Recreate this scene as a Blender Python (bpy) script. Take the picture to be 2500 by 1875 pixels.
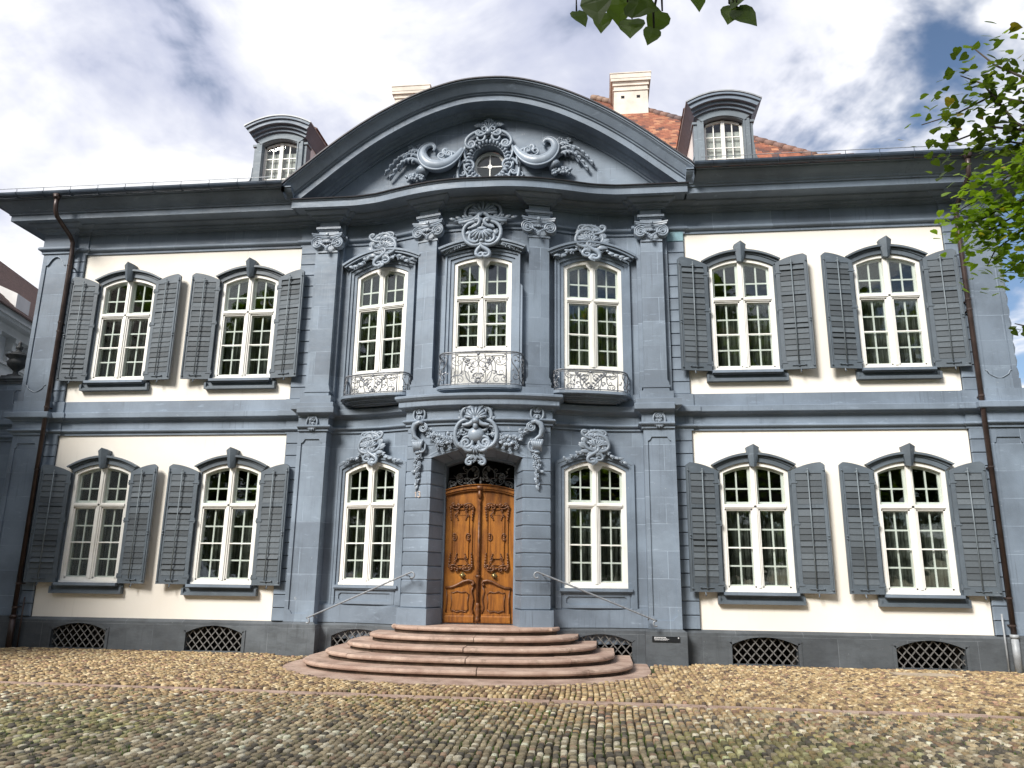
import bpy, bmesh, math, random
from mathutils import Vector, Matrix
from math import sin, cos, pi, sqrt, radians, atan2, hypot

random.seed(7)
# ------------------------------------------------------------------ clean
for o in list(bpy.data.objects):
    bpy.data.objects.remove(o, do_unlink=True)
scene = bpy.context.scene
COL = scene.collection

# ------------------------------------------------------------------ camera
CAM = (2.2366, -14.7298, 1.5025)
YAW, PITCH, ROLL = -0.1142, 0.2425, 0.0127
FPX = 1878.96
cam_d = bpy.data.cameras.new('camera')
cam_d.sensor_fit = 'HORIZONTAL'
cam_d.sensor_width = 36.0
cam_d.lens = 36.0 * FPX / 2500.0
cam_d.clip_start = 0.05
cam_d.clip_end = 2000.0
cam = bpy.data.objects.new('camera', cam_d)
COL.objects.link(cam)
_f = Vector((sin(YAW) * cos(PITCH), cos(YAW) * cos(PITCH), sin(PITCH)))
_r = Vector((cos(YAW), -sin(YAW), 0))
_u = _r.cross(_f)
_r2 = cos(ROLL) * _r + sin(ROLL) * _u
_u2 = -sin(ROLL) * _r + cos(ROLL) * _u
cam.matrix_world = Matrix(((_r2.x, _u2.x, -_f.x, CAM[0]), (_r2.y, _u2.y, -_f.y, CAM[1]),
                           (_r2.z, _u2.z, -_f.z, CAM[2]), (0, 0, 0, 1)))
scene.camera = cam

def ray(px, py):
    a = (px - 1250) / FPX; b = -(py - 937.5) / FPX
    return _r2 * a + _u2 * b + _f
def at_dist(px, py, dist):
    d = ray(px, py); return Vector(CAM) + d.normalized() * dist
def at_y(px, py, y):
    d = ray(px, py); return Vector(CAM) + d * ((y - CAM[1]) / d.y)

# ------------------------------------------------------------------ light
SUN_EL, SUN_AZ = 38.0, 212.0      # azimuth: compass-like, measured from +Y clockwise
world = bpy.data.worlds.new('World')
scene.world = world
world.use_nodes = True
wn = world.node_tree.nodes; wl = world.node_tree.links
for n in list(wn): wn.remove(n)
w_out = wn.new('ShaderNodeOutputWorld')
w_bg = wn.new('ShaderNodeBackground'); w_bg.inputs['Strength'].default_value = 0.062
wl.new(w_bg.outputs[0], w_out.inputs[0])
sky = wn.new('ShaderNodeTexSky'); sky.sky_type = 'NISHITA'; sky.sun_disc = False
sky.sun_elevation = radians(SUN_EL); sky.sun_rotation = radians(SUN_AZ)
sky.altitude = 260; sky.air_density = 1.0; sky.dust_density = 0.6; sky.ozone_density = 1.6
def wmath(op, a=None, b=None, clamp=False):
    n = wn.new('ShaderNodeMath'); n.operation = op; n.use_clamp = clamp
    for i, q in enumerate((a, b)):
        if q is None: continue
        if isinstance(q, (int, float)): n.inputs[i].default_value = q
        else: wl.new(q, n.inputs[i])
    return n.outputs[0]
w_tc = wn.new('ShaderNodeTexCoord'); w_sep = wn.new('ShaderNodeSeparateXYZ')
wl.new(w_tc.outputs['Generated'], w_sep.inputs[0])
zz = wmath('ADD', wmath('ABSOLUTE', w_sep.outputs[2]), 0.30)
w_cmb = wn.new('ShaderNodeCombineXYZ')
wl.new(wmath('DIVIDE', w_sep.outputs[0], zz), w_cmb.inputs[0])
wl.new(wmath('DIVIDE', w_sep.outputs[1], zz), w_cmb.inputs[1])
def wnoise(scale, detail, rough, dist, off):
    mp = wn.new('ShaderNodeMapping'); mp.inputs['Location'].default_value = off
    wl.new(w_cmb.outputs[0], mp.inputs[0])
    n = wn.new('ShaderNodeTexNoise'); n.inputs['Scale'].default_value = scale
    n.inputs['Detail'].default_value = detail; n.inputs['Roughness'].default_value = rough
    n.inputs['Distortion'].default_value = dist
    wl.new(mp.outputs[0], n.inputs['Vector']); return n.outputs['Fac']
def wramp(fac, p0, p1):
    r = wn.new('ShaderNodeMapRange'); r.interpolation_type = 'SMOOTHSTEP'
    r.inputs[1].default_value = p0; r.inputs[2].default_value = p1
    wl.new(fac, r.inputs[0]); return r.outputs[0]
def wmix(fac, a, b):
    m = wn.new('ShaderNodeMix'); m.data_type = 'RGBA'
    wl.new(fac, m.inputs[0])
    for i, q in ((6, a), (7, b)):
        if isinstance(q, tuple): m.inputs[i].default_value = q
        else: wl.new(q, m.inputs[i])
    return m.outputs[2]
n_big = wnoise(1.15, 5, 0.55, 0.6, (2.2, 1.4, 0))
n_det = wnoise(2.9, 6, 0.55, 0.4, (0.3, 5.2, 0))
n_fin = wnoise(7.0, 5, 0.55, 0.4, (4.3, 2.2, 0))
# clearer towards the right of the photograph (a front moving off)
clear = wmath('MULTIPLY', wramp(wmath('DIVIDE', w_sep.outputs[0], zz), 0.08, 0.48), 0.125)
mixn = wmath('ADD', wmath('ADD', wmath('MULTIPLY', n_big, 0.28), wmath('MULTIPLY', n_det, 0.47)), wmath('MULTIPLY', n_fin, 0.25))
cov = wmath('SUBTRACT', mixn, clear)
mask = wramp(cov, 0.335, 0.445)
shade = wramp(wmath('ADD', wmath('ADD', wmath('MULTIPLY', n_det, 0.5), wmath('MULTIPLY', n_big, 0.35)), wmath('MULTIPLY', n_fin, 0.15)), 0.41, 0.585)
CLOUD_HI = (9.6, 9.6, 9.7, 1); CLOUD_LO = (4.9, 5.2, 6.5, 1)
cloud_col = wmix(shade, CLOUD_LO, CLOUD_HI)
wl.new(wmix(mask, sky.outputs[0], cloud_col), w_bg.inputs['Color'])

sun_d = bpy.data.lights.new('sun', 'SUN')
sun_d.energy = 2.8; sun_d.angle = radians(20); sun_d.color = (1.0, 0.96, 0.90)
sun = bpy.data.objects.new('sun', sun_d); COL.objects.link(sun)
_sd = Vector((sin(radians(SUN_AZ)) * cos(radians(SUN_EL)), cos(radians(SUN_AZ)) * cos(radians(SUN_EL)), sin(radians(SUN_EL))))
sun.rotation_euler = _sd.to_track_quat('Z', 'Y').to_euler()
sun.location = (0, -20, 30)

# ------------------------------------------------------------------ exposure
scene.render.engine = 'CYCLES'
scene.view_settings.view_transform = 'Standard'
scene.view_settings.look = 'None'
scene.view_settings.exposure = 1.05
scene.view_settings.gamma = 1.0
scene.view_settings.use_curve_mapping = False
scene.render.resolution_x = 1024; scene.render.resolution_y = 768
scene.cycles.max_bounces = 8
scene.cycles.transparent_max_bounces = 16

# ================================================================== materials
def mat(name):
    m = bpy.data.materials.new(name); m.use_nodes = True
    nt = m.node_tree
    return m, nt, nt.nodes['Principled BSDF']
def nnode(nt, typ, **kw):
    n = nt.nodes.new(typ)
    for k, v in kw.items(): setattr(n, k, v)
    return n
def tex_noise(nt, scale, detail=5, rough=0.55, stretch=None, dist=0.0):
    tc = nnode(nt, 'ShaderNodeTexCoord')
    v = tc.outputs['Object']
    if stretch:
        mp = nnode(nt, 'ShaderNodeMapping'); mp.inputs['Scale'].default_value = stretch
        nt.links.new(v, mp.inputs[0]); v = mp.outputs[0]
    n = nnode(nt, 'ShaderNodeTexNoise')
    n.inputs['Scale'].default_value = scale; n.inputs['Detail'].default_value = detail
    n.inputs['Roughness'].default_value = rough; n.inputs['Distortion'].default_value = dist
    nt.links.new(v, n.inputs['Vector'])
    return n.outputs['Fac']
def rampf(nt, fac, a, b, lo=0.0, hi=1.0):
    r = nnode(nt, 'ShaderNodeMapRange'); r.interpolation_type = 'SMOOTHSTEP'
    for i, q in enumerate((a, b, lo, hi)): r.inputs[i + 1].default_value = q
    nt.links.new(fac, r.inputs[0]); return r.outputs[0]
def mixc(nt, fac, a, b, mode='MIX'):
    m = nnode(nt, 'ShaderNodeMix', data_type='RGBA', blend_type=mode)
    if isinstance(fac, (int, float)): m.inputs[0].default_value = fac
    else: nt.links.new(fac, m.inputs[0])
    for i, q in ((6, a), (7, b)):
        if isinstance(q, (tuple, list)): m.inputs[i].default_value = (*q[:3], 1)
        else: nt.links.new(q, m.inputs[i])
    return m.outputs[2]
def bump(nt, bsdf, height, strength=0.3, dist=0.01):
    b = nnode(nt, 'ShaderNodeBump'); b.inputs['Strength'].default_value = strength
    b.inputs['Distance'].default_value = dist
    nt.links.new(height, b.inputs['Height']); nt.links.new(b.outputs[0], bsdf.inputs['Normal'])
def simple(name, col, rough=0.6, metal=0.0, var=0.0, scale=6.0, spec=0.5, stretch=None):
    m, nt, b = mat(name)
    b.inputs['Roughness'].default_value = rough; b.inputs['Metallic'].default_value = metal
    b.inputs['Specular IOR Level'].default_value = spec
    if var:
        f = tex_noise(nt, scale, 6, 0.6, stretch)
        c = mixc(nt, rampf(nt, f, 0.3, 0.7), tuple(x * (1 - var) for x in col), tuple(min(1, x * (1 + var)) for x in col))
        nt.links.new(c, b.inputs['Base Color'])
        bump(nt, b, f, 0.15, 0.01)
    else:
        b.inputs['Base Color'].default_value = (*col, 1)
    return m

def slate_paint(name, base, ashlar=False, wear=1.0, rough=0.55, dirt=0.0, vary=0.07):
    """blue-grey oil paint on sandstone: cloudy tone, chalky wear, brush streaks, faint joints"""
    m, nt, b = mat(name)
    d = tuple(x * 0.80 for x in base); l = tuple(x * 1.22 for x in base)
    f1 = tex_noise(nt, 0.9, 6, 0.6)
    c = mixc(nt, rampf(nt, f1, 0.32, 0.68), d, l)
    f2 = tex_noise(nt, 3.0, 9, 0.72, (1.0, 1.0, 4.5))
    chalk = tuple(min(1, x * 1.9 + 0.03) for x in base)
    c = mixc(nt, rampf(nt, f2, 0.57, 0.72, 0, 0.50 * wear), c, chalk)
    f3 = tex_noise(nt, 5.0, 5, 0.6, (6, 6, 0.35))
    c = mixc(nt, rampf(nt, f3, 0.62, 0.80, 0, 0.25 * wear), c, tuple(x * 1.5 for x in base))
    fine = tex_noise(nt, 38, 6, 0.65)
    h = fine
    if dirt:
        f4 = tex_noise(nt, 2.2, 8, 0.7, (1, 1, 2.5))
        c = mixc(nt, rampf(nt, f4, 0.42, 0.66, 0, dirt), c, tuple(x * 0.55 for x in base))
    if ashlar:
        tc = nnode(nt, 'ShaderNodeTexCoord'); sp = nnode(nt, 'ShaderNodeSeparateXYZ'); cb = nnode(nt, 'ShaderNodeCombineXYZ')
        nt.links.new(tc.outputs['Object'], sp.inputs[0])
        nt.links.new(sp.outputs[0], cb.inputs[0]); nt.links.new(sp.outputs[2], cb.inputs[1])
        br = nnode(nt, 'ShaderNodeTexBrick')
        br.inputs['Scale'].default_value = 1.0; br.inputs['Mortar Size'].default_value = 0.006
        br.inputs['Mortar Smooth'].default_value = 0.6
        br.inputs['Brick Width'].default_value = 1.15; br.inputs['Row Height'].default_value = 0.487
        nt.links.new(cb.outputs[0], br.inputs['Vector'])
        gate = tex_noise(nt, 2.4, 4, 0.6)
        mm = nnode(nt, 'ShaderNodeMath', operation='MULTIPLY')
        nt.links.new(br.outputs['Fac'], mm.inputs[0]); nt.links.new(rampf(nt, gate, 0.38, 0.62, 0.1, 0.75), mm.inputs[1])
        c = mixc(nt, mm.outputs[0], c, chalk)
        br.inputs['Color1'].default_value = (0.80, 0.80, 0.81, 1); br.inputs['Color2'].default_value = (1.18, 1.18, 1.17, 1); br.inputs['Mortar'].default_value = (1, 1, 1, 1)
        c = mixc(nt, 0.8, c, br.outputs['Color'], 'MULTIPLY')
        sb = nnode(nt, 'ShaderNodeMath', operation='SUBTRACT')
        nt.links.new(fine, sb.inputs[0]); nt.links.new(br.outputs['Fac'], sb.inputs[1]); h = sb.outputs[0]
    # rain streaks and grime: long thin vertical noise, gated by a broad patchiness
    f5 = tex_noise(nt, 7.0, 6, 0.6, (3.2, 3.2, 0.16)); gt_ = tex_noise(nt, 0.7, 4, 0.6)
    sm = nnode(nt, 'ShaderNodeMath', operation='MULTIPLY')
    nt.links.new(rampf(nt, f5, 0.52, 0.70), sm.inputs[0]); nt.links.new(rampf(nt, gt_, 0.40, 0.62, 0, 0.55), sm.inputs[1])
    c = mixc(nt, sm.outputs[0], c, tuple(x * 0.58 for x in base))
    # small chips where the stone shows
    f6 = tex_noise(nt, 16, 5, 0.62); c = mixc(nt, rampf(nt, f6, 0.69, 0.73, 0, 0.6 * wear), c, (0.40, 0.42, 0.44))
    oi = nnode(nt, 'ShaderNodeObjectInfo')
    tone = nnode(nt, 'ShaderNodeMapRange'); tone.inputs[3].default_value = 1 - vary; tone.inputs[4].default_value = 1 + vary
    nt.links.new(oi.outputs['Random'], tone.inputs[0])
    mu = nnode(nt, 'ShaderNodeVectorMath', operation='SCALE'); nt.links.new(c, mu.inputs[0]); nt.links.new(tone.outputs[0], mu.inputs['Scale']); c = mu.outputs[0]
    nt.links.new(c, b.inputs['Base Color'])
    nt.links.new(rampf(nt, f2, 0.3, 0.7, rough - 0.08, rough + 0.15), b.inputs['Roughness'])
    bump(nt, b, h, 0.32, 0.007)
    return m

SL = (0.165, 0.206, 0.258)
M = {}
M['slate'] = slate_paint('slate_paint', SL, vary=0.12)
M['slate_wall'] = slate_paint('slate_wall', SL, ashlar=True)
M['slate_orn'] = slate_paint('slate_ornament', (0.235, 0.28, 0.335), wear=1.3, rough=0.36)
M['slate_dark'] = slate_paint('slate_plinth', (0.088, 0.100, 0.112), ashlar=True, wear=0.5, rough=0.7, dirt=0.6)
M['shutter'] = slate_paint('shutter_paint', (0.098, 0.122, 0.146), wear=1.0, rough=0.5, vary=0.14)
M['slat'] = slate_paint('slat_paint', (0.080, 0.096, 0.110), wear=0.8, rough=0.7, vary=0.30)
M['rod'] = simple('rod_paint', (0.16, 0.19, 0.21), 0.5, var=0.2)
M['gutter'] = simple('gutter_paint', (0.055, 0.075, 0.105), 0.4, var=0.25, scale=3)
M['lead'] = simple('lead_flashing', (0.05, 0.047, 0.055), 0.55, 0.2, 0.3, 3)
M['pipe'] = simple('brown_pipe', (0.055, 0.038, 0.034), 0.38, 0.3, 0.3, 5)
M['pipe_grey'] = simple('cast_iron_pipe', (0.32, 0.34, 0.36), 0.5, 0.1, 0.2, 6)
M['iron'] = simple('wrought_iron', (0.035, 0.036, 0.042), 0.42, 0.4, 0.3, 30)
M['iron_light'] = simple('grey_iron', (0.24, 0.26, 0.285), 0.45, 0.2, 0.25, 20)
M['lattice'] = simple('grille_iron', (0.15, 0.145, 0.14), 0.6, 0.2, 0.35, 30)
M['dark'] = simple('dark_interior', (0.012, 0.012, 0.013), 0.9)
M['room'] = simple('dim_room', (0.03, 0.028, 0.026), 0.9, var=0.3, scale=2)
M['cellar'] = simple('cellar_render', (0.10, 0.085, 0.07), 0.9, var=0.4, scale=3)
M['brass'] = simple('aged_brass', (0.42, 0.34, 0.16), 0.35, 0.9, 0.3, 30)
M['black_sign'] = simple('sign_enamel', (0.012, 0.014, 0.017), 0.3)
M['white_print'] = simple('sign_print', (0.75, 0.76, 0.78), 0.5)
M['number'] = simple('number_paint', (0.62, 0.50, 0.42), 0.6, var=0.25, scale=40)
M['grout'] = simple('dark_joint', (0.03, 0.035, 0.042), 0.9)

# cream render
m, nt, b = mat('cream_render'); M['cream'] = m
f = tex_noise(nt, 0.6, 6, 0.6); c = mixc(nt, rampf(nt, f, 0.3, 0.72), (0.87, 0.83, 0.755), (0.83, 0.775, 0.69))
f2 = tex_noise(nt, 2.2, 8, 0.7, (2.0, 2.0, 0.5)); c = mixc(nt, rampf(nt, f2, 0.60, 0.82, 0, 0.4), c, (0.60, 0.54, 0.47))
f3 = tex_noise(nt, 5.0, 6, 0.62, (3.0, 3.0, 0.18)); gg = tex_noise(nt, 0.9, 4, 0.6); sm = nnode(nt, 'ShaderNodeMath', operation='MULTIPLY')
nt.links.new(rampf(nt, f3, 0.55, 0.72), sm.inputs[0]); nt.links.new(rampf(nt, gg, 0.45, 0.65, 0, 0.35), sm.inputs[1]); c = mixc(nt, sm.outputs[0], c, (0.58, 0.53, 0.47))
f4 = tex_noise(nt, 11, 7, 0.75); c = mixc(nt, rampf(nt, f4, 0.66, 0.72, 0, 0.35), c, (0.55, 0.48, 0.40))
nt.links.new(c, b.inputs['Base Color']); b.inputs['Roughness'].default_value = 0.85
bump(nt, b, tex_noise(nt, 60, 5, 0.6), 0.25, 0.004)
# white joinery
m, nt, b = mat('white_joinery'); M['white'] = m
f = tex_noise(nt, 3.5, 7, 0.65, (1, 1, 0.4)); c = mixc(nt, rampf(nt, f, 0.35, 0.75), (0.86, 0.85, 0.81), (0.74, 0.72, 0.66))
nt.links.new(c, b.inputs['Base Color']); b.inputs['Roughness'].default_value = 0.45
bump(nt, b, tex_noise(nt, 50, 3, 0.5, (1, 1, 0.1)), 0.1, 0.002)
# chimney render
M['chimney'] = simple('chimney_render', (0.66, 0.60, 0.52), 0.85, var=0.14, scale=2.2)
# glass
m = bpy.data.materials.new('window_glass'); m.use_nodes = True; M['glass'] = m
nt = m.node_tree; nt.nodes.remove(nt.nodes['Principled BSDF'])
lw = nnode(nt, 'ShaderNodeLayerWeight'); lw.inputs['Blend'].default_value = 0.5
pw = nnode(nt, 'ShaderNodeMath', operation='POWER'); pw.inputs[1].default_value = 5.0; nt.links.new(lw.outputs['Facing'], pw.inputs[0])
fr = nnode(nt, 'ShaderNodeMath', operation='MULTIPLY_ADD'); fr.inputs[1].default_value = 0.95; fr.inputs[2].default_value = 0.045; nt.links.new(pw.outputs[0], fr.inputs[0])
wob = nnode(nt, 'ShaderNodeBump'); wob.inputs['Strength'].default_value = 0.12; wob.inputs['Distance'].default_value = 0.02
nt.links.new(tex_noise(nt, 2.6, 2, 0.5), wob.inputs['Height'])
gl = nnode(nt, 'ShaderNodeBsdfGlossy'); gl.inputs['Roughness'].default_value = 0.01
nt.links.new(wob.outputs[0], gl.inputs['Normal'])
tr = nnode(nt, 'ShaderNodeBsdfTransparent'); tr.inputs[0].default_value = (0.90, 0.93, 0.92, 1)
mx = nnode(nt, 'ShaderNodeMixShader')
nt.links.new(fr.outputs[0], mx.inputs[0]); nt.links.new(tr.outputs[0], mx.inputs[1]); nt.links.new(gl.outputs[0], mx.inputs[2])
nt.links.new(mx.outputs[0], nt.nodes['Material Output'].inputs[0])
# curtain
m, nt, b = mat('curtain_cloth'); M['curtain'] = m
f = tex_noise(nt, 9, 5, 0.6, (3, 3, 0.2)); c = mixc(nt, rampf(nt, f, 0.3, 0.7), (0.05, 0.045, 0.041), (0.19, 0.175, 0.16))
nt.links.new(c, b.inputs['Base Color']); b.inputs['Roughness'].default_value = 0.9
M['blind'] = simple('pale_blind', (0.52, 0.50, 0.48), 0.9, var=0.08, scale=3)
# oak door
m, nt, b = mat('oak_door'); M['oak'] = m
f = tex_noise(nt, 2.2, 7, 0.65, (5.5, 5.5, 0.5), 0.8); c = mixc(nt, rampf(nt, f, 0.3, 0.72), (0.14, 0.046, 0.008), (0.35, 0.13, 0.018))
f2 = tex_noise(nt, 1.4, 5, 0.6); c = mixc(nt, rampf(nt, f2, 0.48, 0.72, 0, 0.7), c, (0.44, 0.18, 0.024))
f3 = tex_noise(nt, 24, 6, 0.7, (6, 6, 0.25)); c = mixc(nt, rampf(nt, f3, 0.52, 0.74, 0, 0.6), c, (0.075, 0.022, 0.006))
nt.links.new(c, b.inputs['Base Color']); b.inputs['Roughness'].default_value = 0.38
bump(nt, b, f3, 0.2, 0.004)
M['oak_carve'] = simple('carved_oak', (0.13, 0.048, 0.014), 0.42, var=0.45, scale=14)
# red sandstone
m, nt, b = mat('red_sandstone'); M['sandstone'] = m
f = tex_noise(nt, 2.4, 8, 0.65); c = mixc(nt, rampf(nt, f, 0.3, 0.7), (0.31, 0.205, 0.160), (0.50, 0.375, 0.30))
f2 = tex_noise(nt, 7, 8, 0.7); c = mixc(nt, rampf(nt, f2, 0.58, 0.74, 0, 0.7), c, (0.66, 0.56, 0.46))
f3 = tex_noise(nt, 2.8, 8, 0.72); c = mixc(nt, rampf(nt, f3, 0.50, 0.70, 0, 0.75), c, (0.13, 0.09, 0.065))
nt.links.new(c, b.inputs['Base Color']); b.inputs['Roughness'].default_value = 0.8
bump(nt, b, tex_noise(nt, 26, 8, 0.7), 0.5, 0.01)
m, nt, b = mat('shaded_riser'); M['riser'] = m  # riser colour darkened to stand for the shadow under the nosings
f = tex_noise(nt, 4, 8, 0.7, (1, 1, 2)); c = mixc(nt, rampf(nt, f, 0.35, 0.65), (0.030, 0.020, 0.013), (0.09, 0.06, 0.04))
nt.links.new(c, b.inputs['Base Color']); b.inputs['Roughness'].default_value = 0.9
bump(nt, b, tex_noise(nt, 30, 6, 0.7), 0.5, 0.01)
# joints between the cobbles (soil and moss)
m, nt, b = mat('cobble_joints'); M['joint'] = m
f = tex_noise(nt, 0.8, 7, 0.65); c = mixc(nt, rampf(nt, f, 0.42, 0.60), (0.026, 0.020, 0.012), (0.036, 0.055, 0.010))
f2 = tex_noise(nt, 14, 6, 0.7); c = mixc(nt, rampf(nt, f2, 0.45, 0.7, 0, 0.6), c, (0.06, 0.05, 0.032))
nt.links.new(c, b.inputs['Base Color']); b.inputs['Roughness'].default_value = 0.95
bump(nt, b, f2, 0.5, 0.02)
def tinted(name, rough, sc, use_attr, rel=0.35, spec=0.5):
    m, nt, b = mat(name)
    if use_attr:
        a = nnode(nt, 'ShaderNodeAttribute', attribute_name='tint'); src = a.outputs['Color']
    else:
        oi = nnode(nt, 'ShaderNodeObjectInfo'); src = oi.outputs['Color']
    f = tex_noise(nt, sc, 6, 0.65)
    k = nnode(nt, 'ShaderNodeMix', data_type='RGBA', blend_type='MULTIPLY'); k.inputs[0].default_value = 1
    nt.links.new(src, k.inputs[6])
    nt.links.new(mixc(nt, rampf(nt, f, 0.3, 0.7), (0.72, 0.70, 0.66), (1.2, 1.2, 1.2)), k.inputs[7])
    nt.links.new(k.outputs[2], b.inputs['Base Color']); b.inputs['Roughness'].default_value = rough
    b.inputs['Specular IOR Level'].default_value = spec
    bump(nt, b, f, rel, 0.008)
    return m
M['cobble'] = tinted('cobble_stone', 0.75, 34, False)
M['cobble_mass'] = tinted('cobble_stone_mass', 0.75, 34, True)
M['tile'] = tinted('clay_tile', 0.8, 22, False)
M['tile_mass'] = tinted('clay_tile_mass', 0.8, 22, True)
def leaf_mat(name, use_attr):
    m = bpy.data.materials.new(name); m.use_nodes = True; nt = m.node_tree; b = nt.nodes['Principled BSDF']
    if use_attr:
        a = nnode(nt, 'ShaderNodeAttribute', attribute_name='tint'); src = a.outputs['Color']
    else:
        oi = nnode(nt, 'ShaderNodeObjectInfo'); src = oi.outputs['Color']
    nt.links.new(src, b.inputs['Base Color']); b.inputs['Roughness'].default_value = 0.5
    t = nnode(nt, 'ShaderNodeBsdfTranslucent')
    nt.links.new(mixc(nt, 1.0, src, (1.7, 1.75, 0.8), 'MULTIPLY'), t.inputs[0])
    ms = nnode(nt, 'ShaderNodeMixShader'); ms.inputs[0].default_value = 0.5
    nt.links.new(b.outputs[0], ms.inputs[1]); nt.links.new(t.outputs[0], ms.inputs[2])
    nt.links.new(ms.outputs[0], nt.nodes['Material Output'].inputs[0])
    return m
M['leaf'] = leaf_mat('linden_leaf', False)
M['leaf_mass'] = leaf_mat('linden_leaf_mass', True)
M['bark'] = simple('bark', (0.06, 0.048, 0.036), 0.9, var=0.4, scale=12, stretch=(1, 1, 0.3))
M['grass'] = simple('joint_grass', (0.07, 0.125, 0.015), 0.6, var=0.4, scale=4)
M['roof_base'] = simple('roof_underlay', (0.16, 0.055, 0.03), 0.9, var=0.3, scale=4)
M['dark_roof'] = simple('dark_brown_tiles', (0.115, 0.062, 0.05), 0.8, var=0.4, scale=9)
M['nb_white'] = simple('neighbour_render', (0.78, 0.77, 0.75), 0.85, var=0.06, scale=2)
M['urn'] = simple('urn_stone', (0.045, 0.048, 0.05), 0.6, var=0.4, scale=14)
M['paving'] = simple('pale_slab', (0.42, 0.34, 0.25), 0.8, var=0.2, scale=6)

# ================================================================== mesh builder
class MB:
    def __init__(s, bend=None):
        s.v = []; s.f = []; s.bend = bend; s.cols = None
    def add(s, vs, fs):
        o = len(s.v); s.v.extend(vs); s.f.extend([tuple(i + o for i in q) for q in fs])
    def box(s, x0, x1, y0, y1, z0, z1, nx=1):
        if nx == 1:
            s.add([(x0, y0, z0), (x1, y0, z0), (x1, y1, z0), (x0, y1, z0), (x0, y0, z1), (x1, y0, z1), (x1, y1, z1), (x0, y1, z1)],
                  [(0, 1, 5, 4), (1, 2, 6, 5), (2, 3, 7, 6), (3, 0, 4, 7), (4, 5, 6, 7), (3, 2, 1, 0)])
        else:
            s.extr([(y0, z0), (y1, z0), (y1, z1), (y0, z1)], [x0 + (x1 - x0) * i / nx for i in range(nx + 1)])
    def extr(s, prof, xs, caps=True):
        """closed profile in (y,z) along x"""
        n = len(prof); vs = [(x, p[0], p[1]) for x in xs for p in prof]; fs = []
        for i in range(len(xs) - 1):
            for j in range(n):
                k = (j + 1) % n
                fs.append((i * n + j, i * n + k, (i + 1) * n + k, (i + 1) * n + j))
        if caps:
            fs.append(tuple(range(n))[::-1]); fs.append(tuple((len(xs) - 1) * n + j for j in range(n)))
        s.add(vs, fs)
    def prism_xz(s, poly, y0, y1):
        n = len(poly)
        s.add([(p[0], y0, p[1]) for p in poly] + [(p[0], y1, p[1]) for p in poly],
              [tuple(range(n)), tuple(range(n, 2 * n))[::-1]] + [(i, i + n, (i + 1) % n + n, (i + 1) % n) for i in range(n)])
    def prism_xy(s, poly, z0, z1):
        n = len(poly)
        s.add([(p[0], p[1], z0) for p in poly] + [(p[0], p[1], z1) for p in poly],
              [tuple(range(n))[::-1], tuple(range(n, 2 * n))] + [(i, (i + 1) % n, (i + 1) % n + n, i + n) for i in range(n)])
    def band_xz(s, lo, hi, y0, y1):
        """solid between two polylines lo, hi (same length) in the xz plane"""
        n = len(lo)
        for i in range(n - 1):
            a, b_, c, d = lo[i], lo[i + 1], hi[i + 1], hi[i]
            s.add([(a[0], y0, a[1]), (b_[0], y0, b_[1]), (c[0], y0, c[1]), (d[0], y0, d[1]),
                   (a[0], y1, a[1]), (b_[0], y1, b_[1]), (c[0], y1, c[1]), (d[0], y1, d[1])],
                  [(0, 1, 2, 3), (7, 6, 5, 4), (0, 4, 5, 1), (3, 2, 6, 7)] + ([(0, 3, 7, 4)] if i == 0 else []) + ([(1, 5, 6, 2)] if i == n - 2 else []))
    def tube(s, pts, r, n=6, flat=1.0):
        P = [Vector(p) for p in pts]; m = len(P)
        if m < 2: return
        rr = r if isinstance(r, (list, tuple)) else [r] * m
        vs = []; up = None
        for i in range(m):
            t = (P[min(i + 1, m - 1)] - P[max(i - 1, 0)])
            if t.length < 1e-9: t = Vector((0, 0, 1))
            t.normalize()
            if up is None:
                up = Vector((0, 1, 0)) if abs(t.y) < 0.9 else Vector((1, 0, 0))
            a = up - t * up.dot(t)
            if a.length < 1e-6: a = t.orthogonal()
            a.normalize(); b_ = t.cross(a); up = a
            for k in range(n):
                q = 2 * pi * k / n
                p = P[i] + a * (rr[i] * cos(q) * flat) + b_ * (rr[i] * sin(q)); vs.append(tuple(p))
        fs = [(i * n + k, i * n + (k + 1) % n, (i + 1) * n + (k + 1) % n, (i + 1) * n + k) for i in range(m - 1) for k in range(n)]
        fs += [tuple(range(n))[::-1], tuple((m - 1) * n + k for k in range(n))]
        s.add(vs, fs)
    def ball(s, c, r, n=6, m=4):
        rx, ry, rz = r if isinstance(r, (tuple, list)) else (r, r, r)
        vs = [(c[0], c[1], c[2] - rz)]
        for j in range(1, m):
            a = pi * j / m
            for k in range(n):
                q = 2 * pi * k / n
                vs.append((c[0] + rx * sin(a) * cos(q), c[1] + ry * sin(a) * sin(q), c[2] - rz * cos(a)))
        vs.append((c[0], c[1], c[2] + rz)); fs = []
        for k in range(n):
            fs.append((0, 1 + (k + 1) % n, 1 + k))
            for j in range(m - 2):
                a0 = 1 + j * n
                fs.append((a0 + k, a0 + (k + 1) % n, a0 + n + (k + 1) % n, a0 + n + k))
            fs.append((1 + (m - 2) * n + k, 1 + (m - 2) * n + (k + 1) % n, len(vs) - 1))
        s.add(vs, fs)
    def lathe(s, prof, c=(0, 0, 0), n=20):
        vs = [(c[0] + r * cos(2 * pi * k / n), c[1] + r * sin(2 * pi * k / n), c[2] + z) for r, z in prof for k in range(n)]
        m = len(prof)
        s.add(vs, [(i * n + k, i * n + (k + 1) % n, (i + 1) * n + (k + 1) % n, (i + 1) * n + k) for i in range(m - 1) for k in range(n)]
              + [tuple(range(n))[::-1], tuple((m - 1) * n + k for k in range(n))])
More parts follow.
